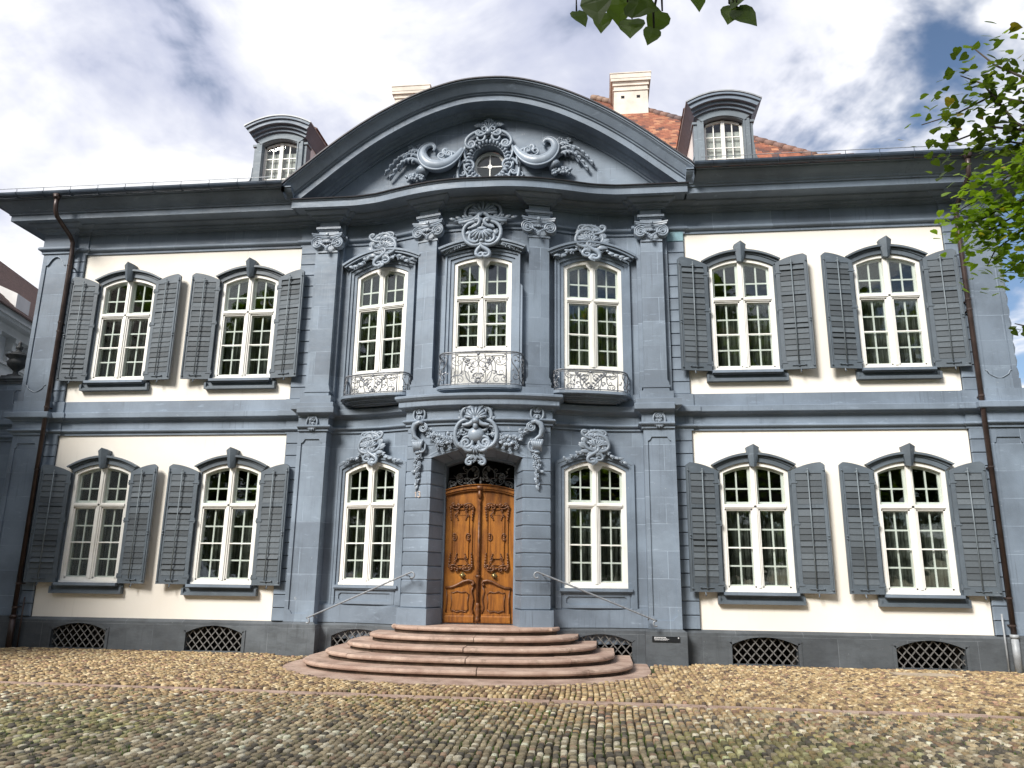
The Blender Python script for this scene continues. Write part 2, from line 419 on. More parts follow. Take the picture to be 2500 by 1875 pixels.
    def grid(s, fn, nu, nv):
        vs = [fn(i / nu, j / nv) for j in range(nv + 1) for i in range(nu + 1)]
        s.add(vs, [(j * (nu + 1) + i, j * (nu + 1) + i + 1, (j + 1) * (nu + 1) + i + 1, (j + 1) * (nu + 1) + i) for j in range(nv) for i in range(nu)])
    def sweep(s, prof, path, caps=True):
        """profile (d outward, z) along a plan path; outward = right-hand side of travel rotated so that +x travel points to -y"""
        n = len(prof); m = len(path); off = []
        nr = []
        for i in range(m - 1):
            dx, dy = path[i + 1][0] - path[i][0], path[i + 1][1] - path[i][1]
            L = hypot(dx, dy) or 1e-9; nr.append((dy / L, -dx / L))
        for i in range(m):
            a = nr[max(i - 1, 0)]; b_ = nr[min(i, m - 2)]
            k = 1 + a[0] * b_[0] + a[1] * b_[1]
            k = max(k, 0.3)
            off.append(((a[0] + b_[0]) / k, (a[1] + b_[1]) / k))
        vs = [(path[i][0] + off[i][0] * d, path[i][1] + off[i][1] * d, z) for i in range(m) for d, z in prof]
        fs = [(i * n + j, i * n + (j + 1) % n, (i + 1) * n + (j + 1) % n, (i + 1) * n + j) for i in range(m - 1) for j in range(n)]
        if caps: fs += [tuple(range(n))[::-1], tuple((m - 1) * n + j for j in range(n))]
        s.add(vs, fs)
    def mesh(s, name, material, smooth=False, origin=(0, 0, 0), recalc=True):
        vs = s.v
        if s.bend: vs = [s.bend(*p) for p in vs]
        if origin != (0, 0, 0): vs = [(p[0] - origin[0], p[1] - origin[1], p[2] - origin[2]) for p in vs]
        me = bpy.data.meshes.new(name); me.from_pydata([tuple(p) for p in vs], [], s.f)
        if recalc:
            bm = bmesh.new(); bm.from_mesh(me); bmesh.ops.recalc_face_normals(bm, faces=bm.faces); bm.to_mesh(me); bm.free()
        if smooth: me.polygons.foreach_set('use_smooth', [True] * len(me.polygons))
        if material: me.materials.append(material)
        me.update(); return me
    def build(s, name, material, parent=None, smooth=False, recalc=True):
        org = wloc(parent) if parent else (0, 0, 0)
        return link(name, s.mesh(name, material, smooth, org, recalc), parent)
def wloc(o):
    x = y = z = 0
    while o: x += o.location.x; y += o.location.y; z += o.location.z; o = o.parent
    return (x, y, z)
def link(name, data, parent=None, loc=None, rot=None):
    o = bpy.data.objects.new(name, data); COL.objects.link(o)
    if parent: o.parent = parent
    if loc: o.location = loc
    if rot: o.rotation_euler = rot
    return o
def tag(o, label=None, cat=None, group=None, kind=None):
    if label: o['label'] = label
    if cat: o['category'] = cat
    if group: o['group'] = group
    if kind: o['kind'] = kind
    return o
def empty(name, loc=(0, 0, 0)):
    o = link(name, None, None, loc); o.empty_display_size = 0.2; return o

# ================================================================== plan of the facade
GX = [0, .4, .8, 1.15, 1.45, 2.0, 2.3, 2.6, 3.0, 4.0]
GY = [.555, .55, .50, .415, .32, .125, .06, .012, 0, 0]
def g(x):
    x = abs(x)
    if x >= 3: return 0.0
    for i in range(len(GX) - 1):
        if x <= GX[i + 1]:
            h = GX[i + 1] - GX[i]; t = (x - GX[i]) / h
            m0 = 0 if i == 0 else (GY[i + 1] - GY[i - 1]) / (GX[i + 1] - GX[i - 1])
            m1 = (GY[min(i + 2, 9)] - GY[i]) / (GX[min(i + 2, 9)] - GX[i])
            return ((2 * t**3 - 3 * t * t + 1) * GY[i] + (t**3 - 2 * t * t + t) * h * m0
                    + (-2 * t**3 + 3 * t * t) * GY[i + 1] + (t**3 - t * t) * h * m1)
    return 0.0
def bendC(x, y, z): return (x, y - g(x), z)
def chord(xa, xb):
    ga, gb = g(xa), g(xb)
    return lambda x, y, z: (x, y - (ga + (gb - ga) * (x - xa) / (xb - xa)), z)
def frange(a, b, n): return [a + (b - a) * i / n for i in range(n + 1)]
def arch(zs, za, hw):
    return lambda dx: zs + (za - zs) * (1 - (min(abs(dx), hw) / hw) ** 2)

mansion = empty('mansion')
tag(mansion, 'two storey blue grey and cream rococo town mansion with curved pediment and oak door', 'mansion')

def wall_strips(mb, x0, x1, z0, z1, ops, y=0.0, depth=0.3, step=0.5):
    """wall sheet with arched openings (xc,hw,zb,zs,za) plus their reveals"""
    xs = set(frange(x0, x1, max(1, int((x1 - x0) / step))))
    for (xc, hw, zb, zs, za) in ops:
        for q in frange(xc - hw, xc + hw, 12): xs.add(q)
    xs = sorted(q for q in xs if x0 - 1e-9 <= q <= x1 + 1e-9)
    xs = [q for i, q in enumerate(xs) if i == 0 or q - xs[i - 1] > 1e-5]
    def quad(a, b_, c, d): mb.add([a, b_, c, d], [(0, 1, 2, 3)])
    for xa, xb in zip(xs, xs[1:]):
        mid = (xa + xb) / 2; ca = cb = z0
        for (xc, hw, zb, zs, za) in sorted(ops, key=lambda o: o[2]):
            if abs(mid - xc) < hw:
                A = arch(zs, za, hw)
                if zb > ca: quad((xa, y, ca), (xb, y, cb), (xb, y, zb), (xa, y, zb))
                ca, cb = A(xa - xc), A(xb - xc)
                quad((xa, y, ca), (xb, y, cb), (xb, y + depth, cb), (xa, y + depth, ca))
                quad((xa, y, zb), (xb, y, zb), (xb, y + depth, zb), (xa, y + depth, zb))
        quad((xa, y, ca), (xb, y, cb), (xb, y, z1), (xa, y, z1))
    for (xc, hw, zb, zs, za) in ops:
        for sx in (-1, 1):
            x = xc + sx * hw; quad((x, y, zb), (x, y, zs), (x, y + depth, zs), (x, y + depth, zb))

# ------------------------------------------------------------------ numbers
Z_PL = 0.58; Z_T1 = 4.205; Z_U2 = 4.906; Z_T2 = 8.279
XA, XB = 4.0, 8.953
WP, WQ = 5.086, 7.847
HW = 0.6234
LOW = dict(zb=1.25, zs=3.425, za=3.595, zt=2.77)
UPP = dict(zb=5.355, zs=7.50, za=7.67, zt=6.815)

# ================================================================== ornament kit
def kpath(segs, n=26):
    x = y = th = 0.0; pts = [(0, 0)]
    for L, k0, k1 in segs:
        for i in range(n):
            k = k0 + (k1 - k0) * (i + .5) / n; ds = L / n
            th += k * ds; x += cos(th) * ds; y += sin(th) * ds; pts.append((x, y))
    return pts
def norm2(pts):
    mx = sum(p[0] for p in pts) / len(pts); my = sum(p[1] for p in pts) / len(pts)
    sxx = sum((p[0] - mx) ** 2 for p in pts); syy = sum((p[1] - my) ** 2 for p in pts); sxy = sum((p[0] - mx) * (p[1] - my) for p in pts)
    a = 0.5 * atan2(2 * sxy, sxx - syy)
    r = pi / 2 - a
    q = [((p[0] - mx) * cos(r) - (p[1] - my) * sin(r), (p[0] - mx) * sin(r) + (p[1] - my) * cos(r)) for p in pts]
    x0, x1 = min(p[0] for p in q), max(p[0] for p in q); y0, y1 = min(p[1] for p in q), max(p[1] for p in q)
    k = 1 / (y1 - y0)
    q = [((p[0] - (x0 + x1) / 2) * k, (p[1] - (y0 + y1) / 2) * k) for p in q]
    return q
_C = norm2(kpath([(1.0, 15, 1.6), (1.0, 1.6, 15)]))
if _C[len(_C) // 2][0] < 0: _C = [(-p[0], p[1]) for p in _C]      # belly to +x
_S = norm2(kpath([(1.0, 14, 0.2), (1.0, -0.2, -14)]))
_J = norm2(kpath([(1.1, 0.5, 2.0), (1.0, 2.0, 17)]))
_F = norm2(kpath([(0.8, -0.6, -1.2), (0.5, -1.2, -6)], 12))         # drooping feather
SHAPES = {'C': _C, 'S': _S, 'J': _J, 'F': _F}
class Orn:
    """draws relief in a local frame: u right, v up, w out of the wall"""
    def __init__(s, x0, z0, yb=0.0, bend=None, scale=1.0, mir=1, tilt=0.0):
        s.mb = MB(bend); s.x0 = x0; s.z0 = z0; s.yb = yb; s.k = scale; s.mir = mir; s.ct = cos(tilt); s.st = sin(tilt); s.kx = 1.0; s.kt = 1.0
    def P(s, u, v, w):
        u, v = u * s.ct - v * s.st, u * s.st + v * s.ct
        return (s.x0 + s.mir * u * s.k * s.kx, s.yb - w * s.k, s.z0 + v * s.k)
    def scroll(s, kind, cu, cv, size, rot=0, flip=1, th=0.03, w=0.04, wend=None, n=6, taper=0.55, sub=1):
        pts = SHAPES[kind][::sub]; m = len(pts); r = radians(rot); out = []; rad = []
        for i, (a, b_) in enumerate(pts):
            a *= flip; t = i / (m - 1)
            u = cu + size * (a * cos(r) - b_ * sin(r)); v = cv + size * (a * sin(r) + b_ * cos(r))
            out.append(s.P(u, v, w + (0 if wend is None else (wend - w) * t)))
            rad.append(th * s.k * s.kt * (taper + (1 - taper) * sin(pi * t)))
        s.mb.tube(out, rad, n)
    def curve(s, pts, th, w=0.04, n=6, taper=True):
        out = [s.P(p[0], p[1], p[2] if len(p) > 2 else w) for p in pts]; m = len(out)
        rad = th if isinstance(th, list) else [th * ((0.45 + .55 * sin(pi * i / (m - 1))) if taper else 1) for i in range(m)]
        s.mb.tube(out, [q * s.k * s.kt for q in rad], n)
    def ball(s, u, v, w, r, n=6, m=4):
        p = s.P(u, v, w)
        rr = (r, r, r) if not isinstance(r, tuple) else (r[0], r[2], r[1])
        s.mb.ball(p, tuple(q * s.k for q in rr), n, m)
    def leaf(s, u, v, ang, L, W, w=0.03, lift=0.04, curl=0.3):
        a = radians(ang); n = 5; vs = []; fs = []
        for i in range(n + 1):
            t = i / n; hw = W * sin(pi * min(t * .92 + .08, 1)) ** 0.8; aa = a + curl * t
            cu = u + L * t * cos(aa); cv = v + L * t * sin(aa); ww = w + lift * sin(pi * t * .8)
            for k, dw in ((-1, -0.35), (-.45, .25), (0, -.1), (.45, .25), (1, -.35)):
                vs.append(s.P(cu - sin(aa) * hw * k, cv + cos(aa) * hw * k, ww + dw * hw * .8))
        for i in range(n):
            for k in range(4): fs.append((i * 5 + k, i * 5 + k + 1, i * 5 + k + 6, i * 5 + k + 5))
        s.mb.add(vs, fs)
    def shell(s, u, v, R, a0=20, a1=160, n=9, w=0.03, dome=0.09):
        for i in range(n):
            a = radians(a0 + (a1 - a0) * i / (n - 1)); RR = R * (0.86 + .14 * sin(pi * i / (n - 1)))
            pts = []; rad = []
            for j in range(6):
                t = j / 5; pts.append((u + RR * t * cos(a), v + RR * t * sin(a), w + dome * sin(pi * (.15 + .75 * t)))); rad.append(R * (0.03 + .11 * t))
            s.curve(pts, rad)
            s.ball(u + RR * cos(a), v + RR * sin(a), w + dome * .35, R * .115, 6, 4)
    def flower(s, u, v, r, w=0.05):
        s.ball(u, v, w + r * .5, r * .42)
        a0 = random.random() * 6
        for k in range(5):
            a = a0 + 2 * pi * k / 5; s.ball(u + r * .7 * cos(a), v + r * .7 * sin(a), w + r * random.uniform(.0, .3), (r * .45, r * .45, r * .3), 6, 4)
    def build(s, name, parent, material=None):
        return s.mb.build(name, material or M['slate_orn'], parent, smooth=True)

# ================================================================== windows
def make_light(win, bend, xa, xb, z0, top, rows, arched, y=0.062):
    """one glazed casement: sash frame with bars, and its panes"""
    st, mu = 0.044, 0.0145
    s = MB(bend)
    def pil(a, b_, ya=y, yb=y + .035): s.prism_xz([(a, z0), (b_, z0), (b_, top(b_)), (a, top(a))], ya, yb)
    pil(xa, xa + st); pil(xb - st, xb)
    xs = frange(xa + st, xb - st, 6 if arched else 1)
    s.band_xz([(x, top(x) - st) for x in xs], [(x, top(x)) for x in xs], y, y + .035)
    s.box(xa + st, xb - st, y, y + .035, z0, z0 + st * 1.2)
    xm = (xa + xb) / 2
    ztop = min(top(xa), top(xb))
    s.prism_xz([(xm - mu, z0 + st), (xm + mu, z0 + st), (xm + mu, top(xm + mu) - st), (xm - mu, top(xm - mu) - st)], y + .004, y + .03)
    zl = [z0 + st * 1.2 + (ztop - st - z0 - st * 1.2) * k / rows for k in range(rows + 1)]
    for k in range(1, rows): s.box(xa + st, xb - st, y + .006, y + .028, zl[k] - mu, zl[k] + mu)
    s.build('sash', M['white'], win)
    for k in range(rows):
        for (a, b_) in ((xa + st, xm - mu), (xm + mu, xb - st)):
            zb = zl[k] + (mu if k else 0)
            p = MB(bend)
            if k == rows - 1:
                q = frange(a, b_, 3 if arched else 1)
                p.prism_xz([(a, zb), (b_, zb)] + [(x, top(x) - st) for x in reversed(q)], y + .014, y + .02)
            else:
                p.box(a, b_, y + .014, y + .02, zb, zl[k + 1] - mu)
            p.build('pane', M['glass'], win)

def make_window(cx, hw, zb, zs, za, zt, bend=None, rows=(2, 4), panel=None, notch=False):
    fw, mw, th = 0.072, 0.105, 0.08
    A = arch(zs, za, hw)
    s = MB(bend); y0, y1 = -0.014, 0.13
    zg = panel if panel else zb
    for sx in (-1, 1):
        xo, xi = cx + sx * hw, cx + sx * (hw - fw)
        s.prism_xz([(xo, zb), (xi, zb), (xi, A(hw - fw)), (xo, A(hw))], y0, y1)
    xs = frange(cx - hw + fw, cx + hw - fw, 14)
    s.band_xz([(x, A(x - cx) - fw) for x in xs], [(x, A(x - cx)) for x in xs], y0, y1)
    s.box(cx - hw + fw, cx + hw - fw, y0, y1, zg, zg + fw)
    s.box(cx - hw - .012, cx + hw + .012, y0 - .03, y1, zb - .004, zb + .035)
    s.box(cx - mw / 2, cx + mw / 2, y0 - .004, y1, zg + fw, A(0) - fw)
    s.box(cx - .022, cx + .022, y0 - .022, y0, zg + fw, A(0) - fw)
    s.box(cx - hw + fw, cx + hw - fw, y0 - .006, y1, zt - th / 2, zt + th / 2)
    s.box(cx - hw + fw, cx + hw - fw, y0 - .022, y0, zt - .018, zt + .018)
    if notch:
        for sx in (-1, 1):
            s.prism_xz([(cx, A(0) - fw), (cx + sx * .13, A(.13) - fw), (cx + sx * .12, A(0) - fw - .05), (cx + sx * .05, A(0) - fw - .13), (cx, A(0) - fw - .14)], y0 - .003, .10)
    if panel:
        s.box(cx - hw + fw, cx + hw - fw, y0 + .03, y0 + .07, zb, panel)
        for sx in (-1, 1):
            a, b_ = sorted((cx + sx * .06, cx + sx * (hw - fw - .03)))
            for q in ((a, b_, zb + .06, zb + .085), (a, b_, panel - .085, panel - .06), (a, a + .025, zb + .06, panel - .06), (b_ - .025, b_, zb + .06, panel - .06)):
                s.box(q[0], q[1], y0 + .012, y0 + .032, q[2], q[3])
    # casement rebates round each light, and the thin outer middle bar
    L = [(cx - hw + fw, cx - mw / 2), (cx + mw / 2, cx + hw - fw)]
    for a, b_ in L:
        for (z0, z1) in ((zg + fw, zt - th / 2),):
            for q in ((a, a + .028, z0, z1), (b_ - .028, b_, z0, z1), (a, b_, z1 - .028, z1), (a, b_, z0, z0 + .03)):
                s.box(q[0], q[1], y0 + .016, y0 + .05, q[2], q[3])
            zm = (z0 + z1) / 2
            s.box(a + .028, b_ - .028, y0 + .02, y0 + .04, zm - .011, zm + .011)
    win = s.build('window', M['white'], mansion)
    for a, b_ in L:
        top_l = lambda x: zt - th / 2
        top_u = lambda x: A(x - cx) - fw
        make_light(win, bend, a, b_, zg + fw, top_l, rows[1], False)
        make_light(win, bend, a, b_, zt + th / 2, top_u, rows[0], True)
        for zp0, zp1 in ((zg + fw, (zg + fw + zt - th / 2) / 2), ((zg + fw + zt - th / 2) / 2, zt - th / 2)):
            p = MB(bend); p.box(a, b_, .030, .034, zp0 + .004, zp1 - .004); p.build('storm_pane', M['glass'], win)
        p = MB(bend); q = frange(a, b_, 5)
        p.prism_xz([(a, zt + th / 2), (b_, zt + th / 2)] + [(x, top_u(x)) for x in reversed(q)], .030, .034); p.build('storm_pane', M['glass'], win)
        # curtain
        c = MB(bend); ph = random.random() * 6; z0c, z1c = zg + .02, zt + .02
        gap = random.uniform(0.0, 0.09)
        aa, bb = a - .05 + gap, b_ + .05
        c.grid(lambda u, v: (aa + (bb - aa) * u, .30 + (.022 + .008 * v) * sin(u * 34 + ph + .5 * sin(u * 9 + ph)) + .012 * sin(u * 71 + ph), z0c + (z1c - z0c) * v), 40, 1)
        c.build('curtain', M['curtain'], win, smooth=True, recalc=False)
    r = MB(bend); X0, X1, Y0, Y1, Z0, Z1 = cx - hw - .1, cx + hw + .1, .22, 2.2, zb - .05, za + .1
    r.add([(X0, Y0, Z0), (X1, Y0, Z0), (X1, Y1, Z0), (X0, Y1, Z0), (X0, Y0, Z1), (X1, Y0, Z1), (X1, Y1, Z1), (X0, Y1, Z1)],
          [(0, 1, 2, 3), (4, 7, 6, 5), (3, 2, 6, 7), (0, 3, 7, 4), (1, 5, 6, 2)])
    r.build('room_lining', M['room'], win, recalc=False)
    return win

def wing_dressing(win, cx, zb, zs, za):
    """arched architrave, keystone, sill and apron of a wing window"""
    A = arch(zs, za, HW)
    s = MB(); hw = HW
    for sx in (-1, 1):
        a, b_ = sorted((cx + sx * hw, cx + sx * (hw + .10)))
        s.box(a, b_, -.05, .05, zb - .06, zs - .002)
    xs = frange(-1, 1, 22); ho = 0.767
    lo = [(cx + t * hw, A(t * hw) + .002) for t in xs]
    md = [(cx + t * (hw + .07), zs + .062 + (za - zs + .03) * (1 - t * t)) for t in xs]
    m2 = [(cx + t * (hw + .115), zs + .092 + (za - zs + .035) * (1 - t * t)) for t in xs]
    hi = [(cx + t * ho, zs + .115 + (za - zs + .055) * (1 - t * t)) for t in xs]
    s.band_xz(lo, md, -.055, .02); s.band_xz(md, m2, -.075, .02); s.band_xz(m2, hi, -.125, .02)
    s.build('architrave', M['shutter'], win)
    k = MB(); zt_, zb_ = za + .315, za - .105
    W0, W1 = .062, .118
    k.add([(cx - W0, -.10, zb_ + .03), (cx, -.15, zb_), (cx + W0, -.10, zb_ + .03), (cx + W1, -.12, zt_ - .05), (cx, -.20, zt_), (cx - W1, -.12, zt_ - .05),
           (cx - W0, .0, zb_ + .03), (cx + W0, .0, zb_ + .03), (cx + W1, .0, zt_ - .05), (cx - W1, .0, zt_ - .05), (cx, .0, zt_), (cx, 0, zb_)],
          [(0, 1, 4, 5), (1, 2, 3, 4), (0, 5, 9, 6), (2, 7, 8, 3), (5, 4, 10, 9), (4, 3, 8, 10), (0, 6, 11, 1), (1, 11, 7, 2)])
    k.build('keystone', M['shutter'], win)
    q = MB()
    q.box(cx - hw - .03, cx + hw + .03, -.155, .02, zb - .058, zb - .006)
    q.box(cx - hw - .015, cx + hw + .015, -.125, .02, zb - .078, zb - .059)
    q.build('sill', M['slate'], win)
    p = MB(); ho = .757; z0 = zb - .215
    p.box(cx - ho, cx + ho, -.045, .0, z0, zb - .03)
    for (a, b_, c, d, e) in ((-ho, ho, z0, z0 + .04, -.11), (-ho + .035, ho - .035, z0 + .04, z0 + .065, -.085),
                             (-ho, -ho + .04, z0 + .04, zb - .08, -.11), (ho - .04, ho, z0 + .04, zb - .08, -.11)):
        p.box(cx + a, cx + b_, e, -.044, c, d)
    p.build('apron', M['shutter'], win)

# ------------------------------------------------------------------ shutters
SH_W, SH_H = 0.60, 2.335
def sh_top(s):       # height of the leaf top at distance s from the hinge
    if s > SH_W - .085: return SH_H - .06 * ((s - (SH_W - .085)) / .085) ** 1.5
    t = 1 - s / SH_W
    return SH_H - .155 * t * t
def shutter_mesh(mir):
    s = MB(); th0, th1 = -.022, .022
    def P(poly, a=th0, b_=th1): s.prism_xz([(mir * x, z) for x, z in poly], a, b_)
    st = .075
    P([(0, 0), (st, 0), (st, sh_top(st)), (0, sh_top(0))]); P([(SH_W - st, 0), (SH_W, 0), (SH_W, sh_top(SH_W)), (SH_W - .03, sh_top(SH_W - .03)), (SH_W - st, sh_top(SH_W - st))])
    P([(st, 0), (SH_W - st, 0), (SH_W - st, .165), (st, .165)])
    P([(st, 1.495), (SH_W - st, 1.495), (SH_W - st, 1.575), (st, 1.575)])
    xs = frange(st, SH_W - st, 6)
    P([(st, 2.13), (SH_W - st, 2.13)] + [(x, sh_top(x)) for x in reversed(xs)])
    # thin backing so that the wall does not shine through the louvres
    P([(st, .165), (SH_W - st, .165), (SH_W - st, 1.495), (st, 1.495)], .016, .021)
    P([(st, 1.575), (SH_W - st, 1.575), (SH_W - st, 2.13), (st, 2.13)], .016, .021)
    # espagnolette on the outer stile, hinge straps
    s.tube([(mir * (SH_W - .03), -.03, .05), (mir * (SH_W - .03), -.03, sh_top(SH_W - .03) - .06)], .008)
    for z in (.06, .95, 1.0, 2.18): s.ball((mir * (SH_W - .03), -.034, z), .02)
    for z in (.12, 1.2, 1.95): s.box(min(mir * -.03, mir * .10), max(mir * -.03, mir * .10), -.032, -.018, z, z + .03); s.tube([(-mir * .012, -.02, z - .03), (-mir * .012, -.02, z + .07)], .014)
    s.tube([(mir * .18, -.035, .075), (mir * .40, -.035, .07)], .009); s.ball((mir * .3, -.04, .07), .02); s.ball((mir * .42, -.04, .08), .018)
    s.tube([(mir * .33, -.01, 0), (mir * .33, -.03, -.05), (mir * .33, -.05, -.06)], .012)
    return s.mesh('shutter', M['shutter'])
SHM = {1: shutter_mesh(1), -1: shutter_mesh(-1)}
_s = MB(); _s.box(-(SH_W / 2 - .078), SH_W / 2 - .078, -.059, .059, -.008, .008)
SLAT = _s.mesh('slat', M['slat'])
_s = MB(); _s.tube([(0, 0, .09), (0, 0, 2.2)], .011, 6); _s.box(-.04, .04, -.008, .012, 2.135, 2.15); _s.ball((0, 0, 2.2), .018)
ROD = _s.mesh('control_rod', M['rod'], smooth=True)
def make_shutter(cx, side, zb):
    a = radians(random.uniform(5.5, 12.0))
    o = link('shutter', SHM[side], mansion, (cx + side * (HW + .035), -.085, zb - .01), (0, 0, -side * a))
    zs = [.165 + .054 + .1085 * k for k in range(12)] + [1.575 + .05 + .1085 * k for k in range(5)]
    fl = set(random.sample(range(17), 2))
    for k, z in enumerate(zs):
        t = radians(82 + random.uniform(-1.5, 1.5)) if k not in fl else radians(random.choice((66, 72, 86)))
        link('slat', SLAT, o, (side * SH_W / 2, -.012, z), (t, 0, 0))
    link('control_rod', ROD, o, (side * SH_W / 2 - .01, -.066, 0))
    return o

# ================================================================== wings
def both(poly, sx): return [(sx * x, z) for x, z in poly]
_s = MB(); 
def block_mesh(w, h, d=.05, ch=.009):
    s = MB(); x, z = w / 2, h / 2
    s.add([(-x, 0, -z), (x, 0, -z), (x, 0, z), (-x, 0, z), (-x, -d + ch, -z), (x, -d + ch, -z), (x, -d + ch, z), (-x, -d + ch, z),
           (-x + ch, -d, -z + ch), (x - ch, -d, -z + ch), (x - ch, -d, z - ch), (-x + ch, -d, z - ch)],
          [(0, 1, 5, 4), (1, 2, 6, 5), (2, 3, 7, 6), (3, 0, 4, 7), (4, 5, 9, 8), (5, 6, 10, 9), (6, 7, 11, 10), (7, 4, 8, 11), (8, 9, 10, 11)])
    return s.mesh('stone_block', M['slate'])
COURSE = 0.2435
BLK_IN = block_mesh(.332, COURSE - .012); BLK_OUT = block_mesh(.262, COURSE - .012)

M['teal'] = simple('fresh_teal_patch', (0.20, 0.34, 0.39), 0.6, var=0.3, scale=5)
BLK_TEAL = BLK_IN.copy(); BLK_TEAL.materials.clear(); BLK_TEAL.materials.append(M['teal'])
PROF_STRING = [(0, 4.195), (.035, 4.195), (.035, 4.235), (.05, 4.238), (.05, 4.25), (.075, 4.256), (.092, 4.275), (.092, 4.292), (.075, 4.31), (.045, 4.316),
               (.03, 4.32), (.03, 4.47), (.05, 4.475), (.06, 4.50), (.10, 4.525), (.135, 4.53), (.16, 4.54), (.165, 4.55), (.165, 4.645), (.155, 4.657), (.055, 4.672), (.055, 4.906), (0, 4.907)]
PROF_ROLL = [(0, 8.24), (.03, 8.24), (.03, 8.285), (.045, 8.29), (.045, 8.30), (.07, 8.308), (.088, 8.326), (.092, 8.345), (.085, 8.37), (.065, 8.388), (.035, 8.394), (.02, 8.40), (.02, 8.71), (0, 8.71)]
PROF_BED = [(0, 8.69), (.045, 8.69), (.05, 8.715), (.085, 8.725), (.095, 8.75), (.14, 8.765), (.15, 8.80), (.20, 8.815), (.25, 8.845), (.262, 8.868), (0, 8.869)]
PROF_CORONA = [(0, 8.872), (.53, 8.872), (.535, 8.862), (.57, 8.862), (.57, 8.985), (.60, 8.99), (.605, 9.02), (.63, 9.03), (.645, 9.06), (.70, 9.11), (.77, 9.16), (.815, 9.205), (.825, 9.235), (.85, 9.24), (.85, 9.262), (0, 9.285)]

EX0, EX1 = 9.235, 9.895     # end pilaster
def wing_path(sx, quoin=0.03, pil=0.15, back=7.0, start=3.66):
    p = [(start, -quoin), (XA, -quoin), (XA, 0), (XB, 0), (XB, -quoin), (EX0, -quoin), (EX0, -pil), (EX1, -pil), (EX1, back)]
    if quoin == 0: p = [(start, 0), (EX0, 0), (EX0, -pil), (EX1, -pil), (EX1, back)]
    return p if sx > 0 else [(-x, y) for x, y in reversed(p)]
for sx in (-1, 1):
    ops = []
    for c in (WP, WQ):
        for d in (LOW, UPP): ops.append((sx * c, HW + .004, d['zb'] - .01, d['zs'], d['za']))
    s = MB(); a, b_ = sorted((sx * 3.9, sx * 9.1))
    wall_strips(s, a, b_, .5, 8.30, ops, 0.0, 0.3)
    tag(s.build('wall', M['cream'], mansion, recalc=False), 'cream rendered wall panels of one wing')
    # side of the house
    s = MB(); a, b_ = sorted((sx * 9.0, sx * EX1)); s.box(a, b_, .02, 9.0, -.4, 8.9); s.build('side_wall', M['slate_wall'], mansion)
    # windows and shutters
    for c in (WP, WQ):
        for d, st in ((LOW, 0), (UPP, 1)):
            w = make_window(sx * c, HW, d['zb'], d['zs'], d['za'], d['zt'])
            wing_dressing(w, sx * c, d['zb'], d['zs'], d['za'])
            for side in (-1, 1): make_shutter(sx * c, side, d['zb'])
    # quoin strips, block by block
    for xc, bm_, wd in ((sx * 3.834, BLK_IN, .345), (sx * 9.094, BLK_OUT, .275)):
        s = MB(); s.box(xc - wd / 2, xc + wd / 2, -.016, .02, Z_PL, 8.30)
        q = s.build('quoin_strip', M['grout'], mansion)
        for z0, n in ((.585, 15), (4.906, 14)):
            for k in range(n):
                z = z0 + COURSE * (k + .5)
                if z0 < 1 and z > 4.2: continue
                if z > 8.26: continue
                sb = link('stone_block', bm_ if not (sx > 0 and bm_ is BLK_IN and z0 > 1 and k == 13) else BLK_TEAL, q, (xc, -.012, z))
    # plinth with cellar openings
    s = MB(); a, b_ = sorted((sx * 3.7, sx * (EX0 + .02)))
    cops = [(sx * c, .565, -.02, .35, .485) for c in (WP, WQ)]
    wall_strips(s, a, b_, -.35, .535, cops, -.10, .28)
    s.add([(a, -.10, .535), (b_, -.10, .535), (b_, .0, .585), (a, .0, .585)], [(0, 1, 2, 3)])
    pl = s.build('plinth', M['slate_dark'], mansion, recalc=False)
    for (xc, hw, zb, zs, za) in cops:
        s = MB(); A = arch(zs, za, hw); xs = frange(-1, 1, 16)
        s.band_xz([(xc + t * hw, A(t * hw)) for t in xs], [(xc + t * (hw + .07), A(t * hw) + .06) for t in xs], -.115, -.09)
        for q in (-1, 1):
            aa, bb = sorted((xc + q * hw, xc + q * (hw + .06))); s.box(aa, bb, -.115, -.09, -.3, zs + .04)
        s.box(xc - hw, xc + hw, -.12, .05, -.06, .022)
        cw = s.build('cellar_window', M['slate_dark'], mansion)
        r = MB(); r.add([(xc - hw, .1, -.1), (xc + hw, .1, -.1), (xc + hw, 1.2, -.1), (xc - hw, 1.2, -.1), (xc - hw, .1, .55), (xc + hw, .1, .55), (xc + hw, 1.2, .55), (xc - hw, 1.2, .55)],
              [(0, 1, 2, 3), (4, 7, 6, 5), (3, 2, 6, 7), (0, 3, 7, 4), (1, 5, 6, 2)]); r.build('cellar_lining', M['cellar'], cw, recalc=False)
        pitch = .15
        for dirn in (-1, 1):
            k = -8
            while k < 9:
                # line: z - z0 = dirn*1.05*(x - x0)
                x0 = xc + k * pitch; pts = []
                for i in range(61):
                    x = xc - hw + 2 * hw * i / 60; z = .22 + dirn * 1.12 * (x - x0)
                    if .02 < z < A(x - xc): pts.append((x, z))
                if len(pts) > 2:
                    t = MB(); y = -.035 if dirn > 0 else -.05
                    w = .009; (xa_, za_), (xb_, zb_) = pts[0], pts[-1]; L = hypot(xb_ - xa_, zb_ - za_); nx, nz = -(zb_ - za_) / L * w, (xb_ - xa_) / L * w
                    t.prism_xz([(xa_ - nx, za_ - nz), (xb_ - nx, zb_ - nz), (xb_ + nx, zb_ + nz), (xa_ + nx, za_ + nz)], y - .007, y + .007)
                    t.build('grille_bar', M['lattice'], cw)
                k += 1
    # mouldings
    s = MB(); s.sweep(PROF_STRING, wing_path(sx)); s.build('string_course', M['slate'], mansion)
    s = MB(); s.sweep(PROF_ROLL, wing_path(sx)); s.build('frieze', M['slate_wall'], mansion)
